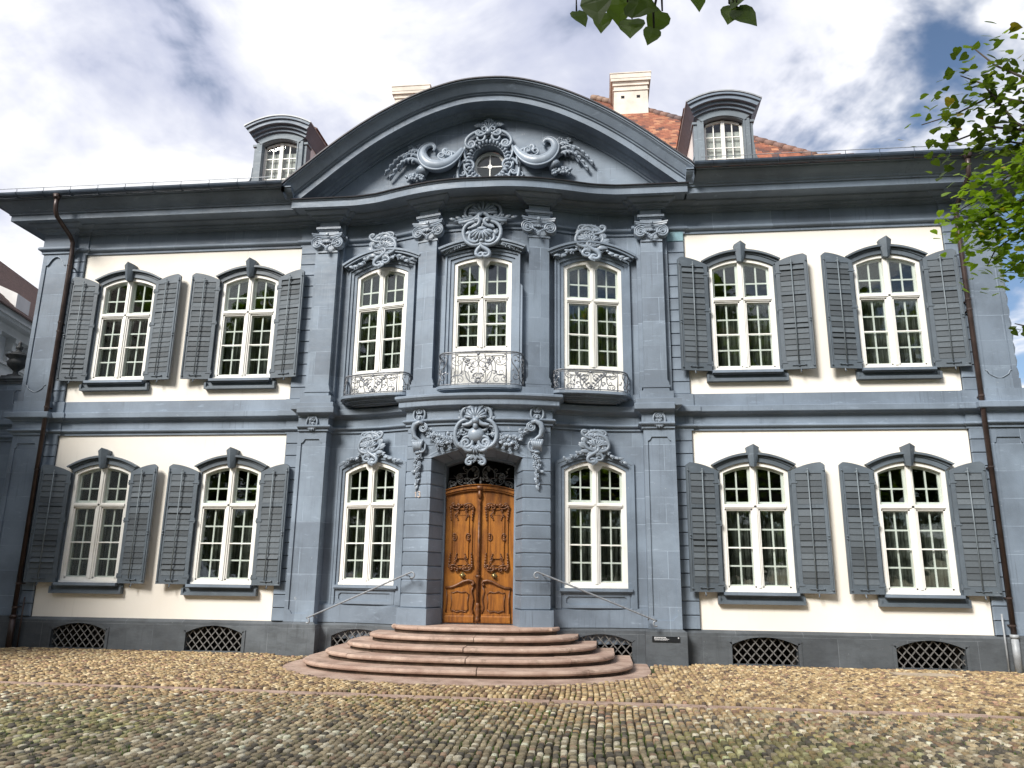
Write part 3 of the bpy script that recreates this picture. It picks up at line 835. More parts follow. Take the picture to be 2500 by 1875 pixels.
    s = MB(); s.sweep(PROF_BED, wing_path(sx)); s.build('bed_moulding', M['slate'], mansion)
    p = [(4.02, 0), (EX1 + .0, 0), (EX1, 9.0)]; p = p if sx > 0 else [(-x, y) for x, y in reversed(p)]
    s = MB(); s.sweep(PROF_CORONA, p); s.build('cornice', M['slate'], mansion)
    # gutter: half round with brackets, wire above
    gp = [(4.16, 0), (EX1 + .02, 0), (EX1 + .02, 9.0)]; gp = gp if sx > 0 else [(-x, y) for x, y in reversed(gp)]
    prof = [(.93 + .085 * cos(t), 9.315 + .085 * sin(t)) for t in frange(pi, 2 * pi, 8)] + [(.93 + .075 * cos(t), 9.315 + .075 * sin(t)) for t in frange(2 * pi, pi, 8)]
    s = MB(); s.sweep(prof, gp)
    gt = s.build('gutter', M['gutter'], mansion, smooth=False)
    x = 4.5
    while x < 10.6:
        t = MB(); t.tube([(sx * x, -.93 + .089 * cos(q), 9.315 + .089 * sin(q)) for q in frange(pi, 2 * pi, 8)], .009, 5); t.tube([(sx * x, -.98, 9.31), (sx * x, -.99, 9.41)], .006, 5)
        t.build('gutter_bracket', M['gutter'], gt); x += .62
    t = MB(); t.tube([(sx * 4.3, -.99, 9.405), (sx * 10.6, -.99, 9.405)], .008, 5); t.build('guard_wire', M['iron_light'], gt)

# ------------------------------------------------------------------ end pilasters with panels
def panel_ring(s, x0, x1, z0, z1, m, yf, yb, topf, botf, n=14):
    """raised frame around a sunken panel; topf/botf give the curved panel ends (offset along t in -1..1)"""
    s.box(x0, x0 + m, yf, yb, z0, z1); s.box(x1 - m, x1, yf, yb, z0, z1)
    xs = frange(x0 + m, x1 - m, n); xc = (x0 + x1) / 2; hw = (x1 - x0) / 2 - m
    s.band_xz([(x, topf((x - xc) / hw)) for x in xs], [(x, z1) for x in xs], yf, yb)
    s.band_xz([(x, z0) for x in xs], [(x, botf((x - xc) / hw)) for x in xs], yf, yb)
for sx in (-1, 1):
    a, b_ = sorted((sx * EX0, sx * EX1))
    s = MB(); s.box(a, b_, -.125, .4, .55, 4.22); s.box(a + .01, b_ - .01, -.125, .4, 4.9, 8.3)
    panel_ring(s, a, b_, .60, 4.2, .085, -.15, -.12, lambda t: 4.02 + (.0 if abs(t) < .8 else -.10), lambda t: .74 + (.0 if abs(t) < .8 else .10), 20)
    def tf(t): return 7.98 + .20 * (1 - (t / .78) ** 2 if abs(t) < .78 else 0)
    def bf(t): return 5.22 - .10 * (cos(t * pi) + 1) * .5 - (.02 if abs(t) < .8 else -.03)
    panel_ring(s, a + .01, b_ - .01, 5.10, 8.245, .085, -.15, -.12, tf, bf, 20)
    s.box(a - .02, b_ + .02, -.165, .2, 4.905, 5.10)
    # plinth block
    pil = s.build('end_pilaster', M['slate_wall'], mansion)
    s = MB(); s.box(a - .03, b_ + .03, -.22, .4, -.35, .598); s.build('pilaster_plinth', M['slate_dark'], pil)
    # thin beading that catches the light at the panel foot
    t = MB(); xc = (a + b_) / 2; hw = (b_ - a) / 2 - .09
    t.tube([(xc + q * hw, -.155, bf(q) + .012) for q in frange(-.95, .95, 14)], .012, 6)
    t.tube([(xc + q * hw, -.152, tf(q) - .004) for q in frange(-.95, .95, 16)], .010, 6)
    t.build('panel_bead', M['slate_orn'], pil, smooth=True)
    # rounded rusticated corner blocks, side of the house
    cb = MB(); hh = COURSE - .014
    prof = [(.0, -hh / 2), (.055, -hh / 2 + .01), (.075, 0), (.055, hh / 2 - .01), (0, hh / 2)]
    cb.sweep([(d, z) for d, z in prof], [(0, 0), (0, .5)] if sx > 0 else [(0, .5), (0, 0)])
    cm = cb.mesh('stone_block', M['slate_orn'])
    for z0, z1 in ((.62, 4.2), (5.1, 8.24)):
        n = int((z1 - z0) / COURSE)
        for k in range(n): link('stone_block', cm, pil, (sx * EX1, -.04, z0 + COURSE * (k + .5)))

# ================================================================== centre
sW = MB(bendC)
CWX, CHW = 2.162, 0.575
CU = dict(zb=4.90, zs=7.50, za=7.67, zt=6.815, pan=5.37)
CM = dict(zb=4.90, zs=7.53, za=7.65, zt=6.795, pan=5.70)
CL = dict(zb=1.28, zs=3.42, za=3.60, zt=2.78)
ops = [(-CWX, CHW + .004, CU['zb'] - .01, CU['zs'], CU['za']), (CWX, CHW + .004, CU['zb'] - .01, CU['zs'], CU['za']), (0, .584, CM['zb'] - .01, CM['zs'], CM['za']),
       (-CWX, CHW + .004, CL['zb'] - .01, CL['zs'], CL['za']), (CWX, CHW + .004, CL['zb'] - .01, CL['zs'], CL['za']), (0, .95, .3, 3.62, 3.85)]
wall_strips(sW, -3.75, 3.75, .3, 9.0, ops, 0.0, 0.25, step=.11)
tag(sW.build('wall', M['slate_wall'], mansion, recalc=False), 'blue grey curved centre wall')
def centre_path(brks, x0=-3.66, x1=3.66, extra=0.0):
    pts = []; cuts = sorted(brks); x = x0
    def run(a, b_, d):
        n = max(1, int((b_ - a) / .10))
        for q in frange(a, b_, n): pts.append((q, -g(q) - d - extra))
    for (a, b_, d) in cuts:
        if a > x: run(x, a, 0)
        run(a, b_, d); x = b_
    if x < x1: run(x, x1, 0)
    out = [pts[0]]
    for p in pts[1:]:
        if hypot(p[0] - out[-1][0], p[1] - out[-1][1]) > 1e-5: out.append(p)
    return out
OUTP = [(-3.56, -3.13, .25), (3.13, 3.56, .25)]
INP = [(-1.32, -.93, .2), (.93, 1.32, .2)]
s = MB(); s.sweep(PROF_ROLL, centre_path([(-3.66, -3.05, .12), (3.05, 3.66, .12)])); s.build('frieze', M['slate_wall'], mansion)
def nested(base):   # break forward twice at the outer pilasters
    p = centre_path([(-3.66, -3.56, .12), (-3.56, -3.13, .25), (-3.13, -3.05, .12), (3.05, 3.13, .12), (3.13, 3.56, .25), (3.56, 3.66, .12)] + base)
    return p
s = MB(); s.sweep(PROF_BED, nested(INP)); s.build('bed_moulding', M['slate'], mansion)
PROF_CC = [(0, 8.872), (.57, 8.872), (.575, 8.852), (.62, 8.852), (.62, 8.985), (.635, 8.99), (.65, 9.01), (.65, 9.03), (0, 9.07)]
s = MB(); s.sweep(PROF_CC, centre_path([], -4.05, 4.05, .04)); cc = s.build('cornice', M['slate'], mansion)
s = MB(); s.sweep([(0, 9.075), (.64, 9.033), (.675, 9.022), (.68, 9.038), (.64, 9.048), (0, 9.09)], centre_path([], -4.08, 4.08, .04)); s.build('lead_flashing', M['lead'], cc)

# string course of the centre with its breaks: outer pilasters and portal
PROF_STRC = [(d if d < .16 else d, z) for d, z in PROF_STRING]
s = MB(); s.sweep(PROF_STRC, centre_path([(-3.66, -3.08, .30), (3.08, 3.66, .30), (-1.36, 1.36, .30)])); s.build('string_course', M['slate'], mansion)
PROF_PORTAL = [(0, 4.50), (.03, 4.50), (.04, 4.53), (.08, 4.55), (.09, 4.585), (.14, 4.62), (.20, 4.66), (.235, 4.70), (.235, 4.735), (.22, 4.75), (0, 4.80)]
s = MB(); s.sweep(PROF_PORTAL, [(-1.36, -g(1.36) + .1)] + [(x, -g(x) - .30) for x in frange(-1.36, 1.36, 26)] + [(1.36, -g(1.36) + .1)]); s.build('portal_cornice', M['slate'], mansion)
for sx in (-1, 1):
    a, b_ = sorted((sx * 3.08, sx * 3.66))
    s = MB(); s.sweep([(0, 4.52), (.05, 4.52), (.07, 4.56), (.12, 4.60), (.14, 4.62), (.14, 4.745), (.13, 4.755), (0, 4.77)], [(a, .1), (a, -.30), (b_, -.30), (b_, .1)])
    s.build('pilaster_cornice', M['slate'], mansion)
    # lower pilaster with sunken panel
    s = MB(); s.box(a, b_, -.272, .1, .55, 4.22)
    def tl(t): return 4.04 - (.075 * sqrt(max(0, 1 - ((1 - abs(t)) / .28) ** 2)) if abs(t) > .72 else 0)
    def bl(t): return .74 + (.075 * sqrt(max(0, 1 - ((1 - abs(t)) / .28) ** 2)) if abs(t) > .72 else 0)
    panel_ring(s, a, b_, .60, 4.20, .075, -.30, -.27, tl, bl, 24)
    s.box(a, b_, -.30, .1, 4.30, 4.55)
    pl = s.build('pilaster', M['slate_wall'], mansion)
    s = MB(); s.box(a - .07, b_ + .07, -.36, .2, -.35, .555)
    s.add([(a - .07, -.36, .555), (b_ + .07, -.36, .555), (b_, -.30, .598), (a, -.30, .598)], [(0, 1, 2, 3)]); s.build('pilaster_plinth', M['slate_dark'], pl)
    # upper pilaster: backing, shaft, base, pedestal
    a2, b2 = sorted((sx * 3.05, sx * 3.66)); a1, b1 = sorted((sx * 3.13, sx * 3.56))
    s = MB(); s.box(a2, b2, -.12, .1, 4.75, 8.72)
    s.box(a1, b1, -.25, .0, 5.10, 8.0); s.box(a1, b1, -.25, 0, 8.35, 8.70)
    s.box(a1 - .03, b1 + .03, -.285, 0, 5.035, 5.10); s.box(a1 - .015, b1 + .015, -.27, 0, 5.10, 5.135); s.box(a1 - .05, b1 + .05, -.305, 0, 4.99, 5.035)
    s.box(a1 - .03, b1 + .03, -.29, 0, 4.75, 4.99)
    s.build('pilaster', M['slate_wall'], mansion)
    # inner upper pilaster
    a1, b1 = sorted((sx * .93, sx * 1.32))
    s = MB(bendC); s.box(a1, b1, -.20, .0, 5.10, 8.0, 4); s.box(a1, b1, -.20, 0, 8.35, 8.70, 4)
    s.box(a1 - .03, b1 + .03, -.235, 0, 5.035, 5.10, 4); s.box(a1 - .015, b1 + .015, -.22, 0, 5.10, 5.135, 4); s.box(a1 - .05, b1 + .05, -.255, 0, 4.99, 5.035, 4)
    s.box(a1 - .04, b1 + .04, -.25, 0, 4.76, 4.99, 4)
    s.build('pilaster', M['slate_wall'], mansion)
    # centre plinth between portal and pilaster with its cellar opening
    s = MB(bendC); a, b_ = sorted((sx * 1.0, sx * 3.1)); cop = (sx * 2.22, .56, -.02, .35, .485)
    wall_strips(s, a, b_, -.35, .545, [cop], -.10, .25, .11)
    xs = frange(a, b_, 20); s.add([(x, -.10, .545) for x in xs] + [(x, -.05, .59) for x in xs], [(i, i + 1, i + 22, i + 21) for i in range(20)])
    s.build('plinth', M['slate_dark'], mansion, recalc=False)
    s = MB(bendC); s.box(a, b_, -.075, .0, .592, .90, 20); s.box(a, b_, -.05, 0, .90, .925, 20); s.build('base_band', M['slate'], mansion)
    xc, hw, zb, zs, za = cop; A = arch(zs, za, hw)
    s = MB(bendC); t_ = frange(-1, 1, 16)
    s.band_xz([(xc + t * hw, A(t * hw)) for t in t_], [(xc + t * (hw + .05), A(t * hw) + .04) for t in t_], -.112, -.09); s.box(xc - hw, xc + hw, -.11, .05, -.06, .02, 8)
    cw = s.build('cellar_window', M['slate_dark'], mansion)
    r = MB(bendC); r.add([(xc - hw, .1, -.1), (xc + hw, .1, -.1), (xc + hw, 1.2, -.1), (xc - hw, 1.2, -.1), (xc - hw, .1, .55), (xc + hw, .1, .55), (xc + hw, 1.2, .55), (xc - hw, 1.2, .55)],
              [(0, 1, 2, 3), (4, 7, 6, 5), (3, 2, 6, 7), (0, 3, 7, 4), (1, 5, 6, 2)]); r.build('cellar_lining', M['dark'], cw, recalc=False)
    for dirn in (-1, 1):
        for k in range(-8, 9):
            x0 = xc + k * .15; pts = [(x, .22 + dirn * 1.12 * (x - x0)) for x in frange(xc - hw, xc + hw, 60)]
            pts = [(x, z) for x, z in pts if .02 < z < A(x - xc)]
            if len(pts) > 2:
                t = MB(bendC); y = -.05 if dirn > 0 else -.065; w = .009; (xa_, za_), (xb_, zb_) = pts[0], pts[-1]; L = hypot(xb_ - xa_, zb_ - za_); nx, nz = -(zb_ - za_) / L * w, (xb_ - xa_) / L * w
                t.prism_xz([(xa_ - nx, za_ - nz), (xb_ - nx, zb_ - nz), (xb_ + nx, zb_ + nz), (xa_ + nx, za_ + nz)], y - .007, y + .007); t.build('grille_bar', M['lattice'], cw)

# ------------------------------------------------------------------ centre windows with surrounds, hoods
def surround(win, cx, hw, d, bend, upper, zlow):
    zs, za = d['zs'], d['za']; s = MB(bend); t_ = frange(-1, 1, 20)
    def line(e, dz): return [(cx + t * (hw + e), zs + dz + (za - zs) * (1 - t * t) + .0) for t in t_]
    w1, w2, w3 = (.07, .135, .17) if upper else (.06, .12, .16)
    lo = [(cx + t * hw, zs + .002 + (za - zs) * (1 - t * t)) for t in t_]
    s.band_xz(lo, line(w1, w1 * .9), -.045, .06); s.band_xz(line(w1, w1 * .9), line(w2, w2 * .9), -.075, .06); s.band_xz(line(w2, w2 * .9), line(w3, w3 * .95), -.105 if upper else -.085, .06)
    for sx in (-1, 1):
        for e0, e1, yy in ((0, w1, -.045), (w1, w2, -.075), (w2, w3, -.105 if upper else -.085)):
            a, b_ = sorted((cx + sx * (hw + e0), cx + sx * (hw + e1)))
            zo = (e1 * .9 if sx > 0 else e0 * .9); 
            za_, zb_ = zs + e0 * .9, zs + e1 * .9
            pa, pb = (za_, zb_) if sx > 0 else (zb_, za_)
            s.prism_xz([(a, zlow), (b_, zlow), (b_, pb), (a, pa)], yy, .06)
        if upper and abs(cx) < .1:
            a, b_ = sorted((cx + sx * (hw + w3), cx + sx * (hw + w3 + .05))); s.prism_xz([(a, zlow), (b_, zlow), (b_, 7.0), (a, 7.06)], -.085, .0)
    s.build('architrave', M['slate'], win)
    if upper:
        h = MB(bend); H = .86
        def hl(e, z0, z1): return [(cx + t * (H + e), z0 + (z1 - z0) * (1 - t * t)) for t in t_]
        b0, b1 = zs + .16, za + .235
        h.band_xz(hl(-.09, b0 - .01, b1 - .03), hl(-.05, b0 + .03, b1 + .02), -.15, .05)
        h.band_xz(hl(-.05, b0 + .03, b1 + .02), hl(0, b0 + .06, b1 + .06), -.225, .05)
        h.band_xz(hl(0, b0 + .06, b1 + .06), hl(.02, b0 + .10, b1 + .10), -.255, .05)
        h.build('hood', M['slate'], win)
for sx in (-1, 1):
    cx = sx * CWX; bd = chord(cx - CHW, cx + CHW)
    w = make_window(cx, CHW, CU['zb'], CU['zs'], CU['za'], CU['zt'], bd, (2, 4), CU['pan'], True); surround(w, cx, CHW, CU, bd, True, 4.80)
    w = make_window(cx, CHW, CL['zb'], CL['zs'], CL['za'], CL['zt'], bd, (2, 4), None, True); surround(w, cx, CHW, CL, bd, False, .92)
    s = MB(bd); s.box(cx - .66, cx + .66, -.125, .02, CL['zb'] - .06, CL['zb'] - .008); s.box(cx - .63, cx + .63, -.10, .02, CL['zb'] - .085, CL['zb'] - .061); s.build('sill', M['slate'], w)
    s = MB(bd); s.box(cx - .60, cx + .60, -.03, .06, .92, CL['zb'] - .09)
    panel_ring(s, cx - .60, cx + .60, .93, CL['zb'] - .09, .055, -.055, -.02, lambda t: 1.13 - (.035 if abs(t) > .93 else 0), lambda t: .985 + (.035 if abs(t) > .93 else 0), 28)
    s.build('apron', M['slate'], w)
bdm = chord(-.58, .58)
w = make_window(0, .58, CM['zb'], CM['zs'], CM['za'], CM['zt'], bdm, (2, 4), CM['pan'], True); surround(w, 0, .58, CM, bdm, True, 4.80)

# ------------------------------------------------------------------ capitals
def capital(xc, yb, bend):
    o = Orn(xc, 8.0, yb, bend)
    mb = o.mb
    for (hw, z0, z1, w) in ((.215, 8.0, 8.03, .025), (.205, 8.03, 8.06, .012), (.20, 8.06, 8.33, .02)):
        mb.box(xc - hw, xc + hw, yb - w, yb + .12, z0, z1)
    # abacus, concave with horned corners
    n = 12; pl = []
    for i in range(n + 1):
        t = -1 + 2 * i / n; pl.append((xc + t * .31, yb - .05 - .075 * t * t))
    pl += [(xc + .31, yb + .1), (xc - .31, yb + .1)]
    mb.prism_xy(pl, 8.335, 8.37); pl2 = [(xc + (p[0] - xc) * 1.06, p[1] - (.015 if p[1] < yb else 0)) for p in pl]; mb.prism_xy(pl2, 8.37, 8.40)
    for sx in (-1, 1):
        cu, cv = sx * .215, .195
        for (r, w0, w1) in ((.125, -.05, .07), (.118, .07, .085)):
            pts = [o.P(cu, cv, w0), o.P(cu, cv, w1)]; mb.tube(pts, [r, r], 20)
        sp = []
        for i in range(56):
            t = i / 55; r = .112 * (1 - t) ** .85 + .012; a = pi / 2 - sx * (t * 2.6 * 2 * pi)
            sp.append((cu + r * cos(a), cv + r * sin(a), .09))
        o.curve(sp, [.0135 * (1 - .35 * i / 55) for i in range(56)], n=6)
        o.ball(cu, cv, .10, .022)
        o.curve([(cu - sx * .03, .285, .08), (cu - sx * .10, .295, .085), (0, .292, .08)], .018, taper=False)
        # husk garland from the eye to the middle
        for i in range(6):
            t = i / 5; o.ball(cu * (1 - t) * .82, .17 - .10 * t + .02 * sin(pi * t), .09 + .03 * t, .020 + .008 * t)
        for i in range(3): o.ball(sx * (.03 + .045 * i), .225, .06, .024)
    o.ball(0, .36, .12, .042); o.ball(0, .225, .07, .03)
    for z, r in ((.055, .045), (.02, .035), (.085, .03)): o.ball(0, z, .12, (r, r * .7, r * .8))
    # block and little cornice above
    mb.box(xc - .215, xc + .215, yb - .02, yb + .1, 8.40, 8.49); mb.box(xc - .235, xc + .235, yb - .045, yb + .1, 8.49, 8.515); mb.box(xc - .265, xc + .265, yb - .075, yb + .1, 8.515, 8.56); mb.box(xc - .205, xc + .205, yb - .01, yb + .1, 8.56, 8.70)
    return o.build('capital', mansion) 
for sx in (-1, 1):
    c = capital(sx * 3.345, -.25, None); c.data.polygons.foreach_set('use_smooth', [False] * len(c.data.polygons))
    xc = sx * 1.125; k = chord(xc - .3, xc + .3); c = capital(xc, -.20, k)
def autosmooth(o, ang=40):
    me = o.data; me.polygons.foreach_set('use_smooth', [True] * len(me.polygons))
    bm = bmesh.new(); bm.from_mesh(me); L = radians(ang)
    for e in bm.edges: e.smooth = not (len(e.link_faces) != 2 or e.calc_face_angle(9) > L)
    bm.to_mesh(me); bm.free()
for o in mansion.children:
    if o.name.startswith('capital'): autosmooth(o)

# ================================================================== portal
def yfront(x, off=.30): return -g(x) - off
Z_C0 = .90
s = MB()
for sx in (-1, 1):                                  # backing behind the blocks
    xs = frange(1.335, .87, 5)
    s.prism_xy([(sx * x, yfront(x, .284)) for x in xs] + [(sx * .70, -.30), (sx * 1.335, -.10)], .5, 3.61)
m2 = MB(bendC); wall_strips(m2, -1.335, 1.335, 3.30, 4.30, [(0, .862, 3.2, 3.60, 3.79)], -.286, 0.02, .09)
m2.box(1.333, 1.336, -.286, .05, 3.3, 4.3); m2.box(-1.336, -1.333, -.286, .05, 3.3, 4.3)
s.add([bendC(*p) for p in m2.v], m2.f)
# soffit of the splayed arch
Fa = lambda u: (.862 * u, 3.60 + .185 * (1 - u * u)); Ia = lambda u: (.70 * u, 3.535 + .135 * (1 - u * u))
us = frange(-1, 1, 20)
vs = []; 
for u in us:
    fx, fz = Fa(u); ix, iz = Ia(u); vs += [(fx, yfront(fx, .27), fz + .012), (ix, -.30, iz + .012)]
s.add(vs, [(2 * i, 2 * i + 2, 2 * i + 3, 2 * i + 1) for i in range(20)])
portal = s.build('portal', M['slate_wall'], mansion, recalc=False)
for sx in (-1, 1):
    for k in range(11):
        z0 = Z_C0 + COURSE * k + .006; z1 = Z_C0 + COURSE * (k + 1) - .006
        xs = frange(1.352, .85, 5); e = .012
        b_ = MB(); lay = []
        for (zz_, ins) in ((z0, e), (z0 + e, 0), (z1 - e, 0), (z1, e)):
            lay.append([(sx * (x - (ins if x > 1.3 else -ins if x < .86 else 0)), yfront(x, .30) + ins, zz_) for x in xs] + [(sx * (.68 + ins), -.34, zz_), (sx * 1.352, -.05, zz_)])
        n = len(lay[0]); b_.add([p for l in lay for p in l], [(i * n + j, i * n + (j + 1) % n, (i + 1) * n + (j + 1) % n, (i + 1) * n + j) for i in range(3) for j in range(n)] + [tuple(range(n))[::-1], tuple(3 * n + j for j in range(n))])
        b_.build('stone_block', M['slate'], portal)
    for k in range(11, 14):
        z0 = Z_C0 + COURSE * k + .006; z1 = min(Z_C0 + COURSE * (k + 1) - .006, 4.24)
        def ax(z):
            t = (z - 3.60) / .185
            return .862 if t <= 0 else (.862 * sqrt(max(0, 1 - t)) if t < 1 else .0)
        if k > 11: xi0 = xi1 = .60 if k == 12 else .12
        else: xi0, xi1 = ax(z0), ax(z1)
        b_ = MB(bendC)
        q = [(xi0 + (1.352 - xi0) * i / 5, z0) for i in range(6)] + [(1.352 + (xi1 - 1.352) * i / 5, z1) for i in range(6)]
        n = 6; lo = q[:6]; hi = q[6:][::-1]
        b_.band_xz([(sx * x, z) for x, z in lo], [(sx * x, z) for x, z in hi], -.302, -.26)
        b_.build('stone_block', M['slate'], portal)
    b_ = MB(); xs = frange(1.41, .83, 5)
    b_.prism_xy([(sx * x, yfront(x, .345)) for x in xs] + [(sx * .655, -.36), (sx * 1.41, -.05)], .56, .895); b_.build('portal_base', M['slate'], portal)
for k in range(7):                                   # voussoirs seen from below
    u0, u1 = -1 + 2 * k / 7 + .008, -1 + 2 * (k + 1) / 7 - .008; v = MB()
    pts = []
    for u in frange(u0, u1, 4):
        fx, fz = Fa(u); ix, iz = Ia(u); pts += [(fx, yfront(fx, .298), fz - .004), (ix, -.31, iz - .004), (ix, -.31, iz + .02), (fx, yfront(fx, .298), fz + .02)]
    v.add(pts, [(4 * i + j, 4 * i + (j + 1) % 4, 4 * i + 4 + (j + 1) % 4, 4 * i + 4 + j) for i in range(4) for j in range(4)] + [(0, 1, 2, 3), (16, 17, 18, 19)])
    v.build('voussoir', M['slate'], portal)
# inner frame of the doorway
s = MB()
for sx in (-1, 1):
    a, b_ = sorted((sx * .652, sx * .70)); s.box(a, b_, -.335, -.05, .62, 3.54)
xs = frange(-1, 1, 16)
s.band_xz([(.652 * t, 3.50 + .13 * (1 - t * t)) for t in xs], [(.70 * t, 3.54 + .135 * (1 - t * t)) for t in xs], -.335, -.05)
s.build('door_frame', M['slate'], portal)
s = MB(); s.box(-.70, .70, .25, .27, 2.8, 3.9); s.box(-.70, .70, -.1, .27, 2.94, 2.96); s.box(-.72, -.70, -.1, .27, 2.9, 3.9); s.box(.70, .72, -.1, .27, 2.9, 3.9); s.box(-.72, .72, -.1, .27, 3.88, 3.9)
s.build('fanlight_recess', M['dark'], portal)

# ------------------------------------------------------------------ oak door
DY = -.27; DZ0, DZS, DZA = .63, 2.93, 3.035
dtop = lambda x: DZS + (DZA - DZS) * (1 - (x / .655) ** 2)
s = MB()
xs = frange(-.652, .652, 16)
for (e0, e1, yy) in ((0, .03, -.05), (.03, .065, -.075), (.065, .10, -.055), (.10, .115, -.085)):
    s.band_xz([(x, dtop(x) + e0) for x in xs], [(x, dtop(x) + e1) for x in xs], DY + yy, DY + .05)
door = s.build('door', M['oak'], mansion)
tag(door, 'carved honey brown oak double door')
s = MB()                                             # centre astragal
s.box(-.028, .028, DY - .045, DY, .70, dtop(0)); s.tube([(0, DY - .05, 1.0), (0, DY - .05, dtop(0) - .22)], .02, 8)
s.lathe([(.01, 0), (.045, .0), (.05, .05), (.028, .09), (.045, .16), (.05, .22), (.03, .27), (.045, .31), (.02, .34)], (0, DY - .035, .66), 10)
s.ball((0, DY - .055, 1.46), (.06, .03, .03)); s.ball((0, DY - .05, dtop(0) + .05), (.10, .05, .05)); s.ball((0, DY - .055, dtop(0) - .08), (.045, .03, .09))
s.build('astragal', M['oak_carve'], door, smooth=True)
KNOB = None
for sx in (-1, 1):
    s = MB(); a, b_ = sorted((sx * .004, sx * .645)); q = frange(a, b_, 8)
    s.band_xz([(x, DZ0) for x in q], [(x, dtop(x)) for x in q], DY, DY + .06)
    cx = sx * .335
    # upper panel: raised field with mouldings
    def rect(z0, z1, hw, m, y0, y1):
        for (p, r_, t_, u_) in ((-hw, hw, z0, z0 + m), (-hw, hw, z1 - m, z1), (-hw, -hw + m, z0 + m, z1 - m), (hw - m, hw, z0 + m, z1 - m)): s.box(cx + p, cx + r_, y0, y1, t_, u_)
    rect(1.66, 2.70, .205, .022, DY - .026, DY); rect(1.682, 2.678, .183, .012, DY - .014, DY)
    s.box(cx - .125, cx + .125, DY - .022, DY, 1.78, 2.58)
    rect(1.78, 2.58, .137, .012, DY - .03, DY)
    # lower panel
    s.box(cx - .235, cx + .235, DY - .02, DY, .80, 1.26); s.box(cx - .16, cx + .16, DY - .034, DY, .86, 1.15)
    # kick board
    s.extr([(DY, .645), (DY - .05, .645), (DY - .055, .67), (DY - .055, .74), (DY - .03, .77), (DY - .035, .785), (DY - .02, .80), (DY, .80)], [cx - .265, cx + .265])
    s.build('door_leaf', M['oak'], door)
    o = Orn(cx, 0, DY, None, 1.0, sx)
    # rails of the lower panel: S-scroll top edge
    o.curve([(-.30 + .06 * i, 1.275 + .06 * (1 / (1 + math.exp(-(i - 4.5) * 1.1))) - .0, .03) for i in range(10)][::-1] if False else [(.27, 1.255, .03), (.16, 1.26, .03), (.06, 1.30, .035), (-.06, 1.365, .04), (-.16, 1.39, .04), (-.235, 1.375, .04), (-.262, 1.335, .045), (-.24, 1.305, .05), (-.215, 1.32, .05)], .026, taper=False)
    o.curve([(-.26, 1.30, .02), (-.215, 1.20, .03), (-.25, 1.05, .03), (-.225, .90, .03), (-.26, .80, .03)], .016, taper=False)
    o.curve([(.25, 1.22, .02), (.235, 1.05, .03), (.25, .82, .03)], .013, taper=False)
    for zz_, f_ in ((1.16, 1), (.86, -1)):
        o.curve([(-.16, zz_ - .02 * f_, .035), (-.11, zz_ + .03 * f_, .04), (-.03, zz_ + .01 * f_, .04), (.05, zz_ + .035 * f_, .04), (.12, zz_, .04), (.165, zz_ + .015 * f_, .035)], .010, taper=False)
    for v in (-1, 1): o.curve([(v * .16, .86, .035), (v * .145, 1.0, .04), (v * .165, 1.15, .035)], .008, taper=False)
    o.build('carving', door, M['oak_carve'])
    # carved crests of the upper panel
    for zc, fl in ((2.72, 1), (1.63, -1)):
        o = Orn(cx, 0, DY, None, 1.0, sx)
        for i in range(9):
            u = -.21 + .42 * i / 8; o.ball(u, zc + fl * (.035 * sin(pi * i / 8) + .012 * (i % 2)), .035, (.033, .024, .028))
        o.scroll('C', -.12, zc + fl * .02, .17, 80, fl, .013, .045, sub=2); o.scroll('C', .12, zc + fl * .02, .17, 100, -fl, .013, .045, sub=2)
        for v in (-1, 1):
            for i in range(5): o.ball(v * (.215 - .004 * i), zc - fl * (.03 + .05 * i), .03, (.026 - .003 * i, .03, .02))
            o.scroll('S', v * .10, zc - fl * .115, .13, 20 * v, v, .010, .035, sub=2)
            for i in range(4): o.ball(v * (.11 - .012 * i), zc - fl * (.14 + .03 * i), .035, .016)
        o.build('carving', door, M['oak_carve'])
    for v in (-1, 1):
        o = Orn(cx, 0, DY, None, 1.0, sx)
        for i in range(4): o.ball(v * .135, 2.12 + .035 * i, .035, (.022, .02, .016))
        o.scroll('C', v * .125, 2.17, .13, 0, -v, .009, .035, sub=2)
        o.build('carving', door, M['oak_carve'])
    s = MB(); kx = cx - sx * .02 - sx * .02; kz = 1.475
    s.prism_xz([(kx, kz - .065), (kx + .06, kz), (kx, kz + .065), (kx - .06, kz)], DY - .012, DY); s.tube([(kx, DY - .01, kz), (kx, DY - .05, kz)], .012, 8); s.ball((kx, DY - .065, kz), .034, 10, 6)
    s.build('door_knob', M['brass'], door, smooth=True)
# wrought iron fanlight
M['parapet_fan'] = simple('fanlight_iron', (0.14, 0.145, 0.15), 0.4, 0.3, 0.3, 25)
o = Orn(0, 3.09, -.24)
for sx in (-1, 1):
    o.mir = sx
    for (kd, u, v, sz, rt, fl) in (('S', .14, .16, .30, 35, 1), ('C', .33, .13, .28, -70, 1), ('S', .47, .10, .24, 70, -1), ('J', .22, .28, .22, 40, 1), ('C', .10, .33, .18, -30, -1), ('S', .36, .27, .24, 55, 1), ('C', .55, .06, .16, 60, 1), ('J', .44, .22, .16, 80, -1)):
        o.scroll(kd, u, v, sz, rt, fl, .011, .0, n=5, sub=2)
    for k in range(16): o.leaf(random.uniform(.04, .58), random.uniform(.02, .38), random.uniform(0, 360), .07, .018, .0, .015)
o.mir = 1
for v, r in ((.02, .035), (.10, .03), (.17, .022)): o.ball(0, v, 0, (r, .045, r))
o.build('fanlight_grille', door, M['parapet_fan'])

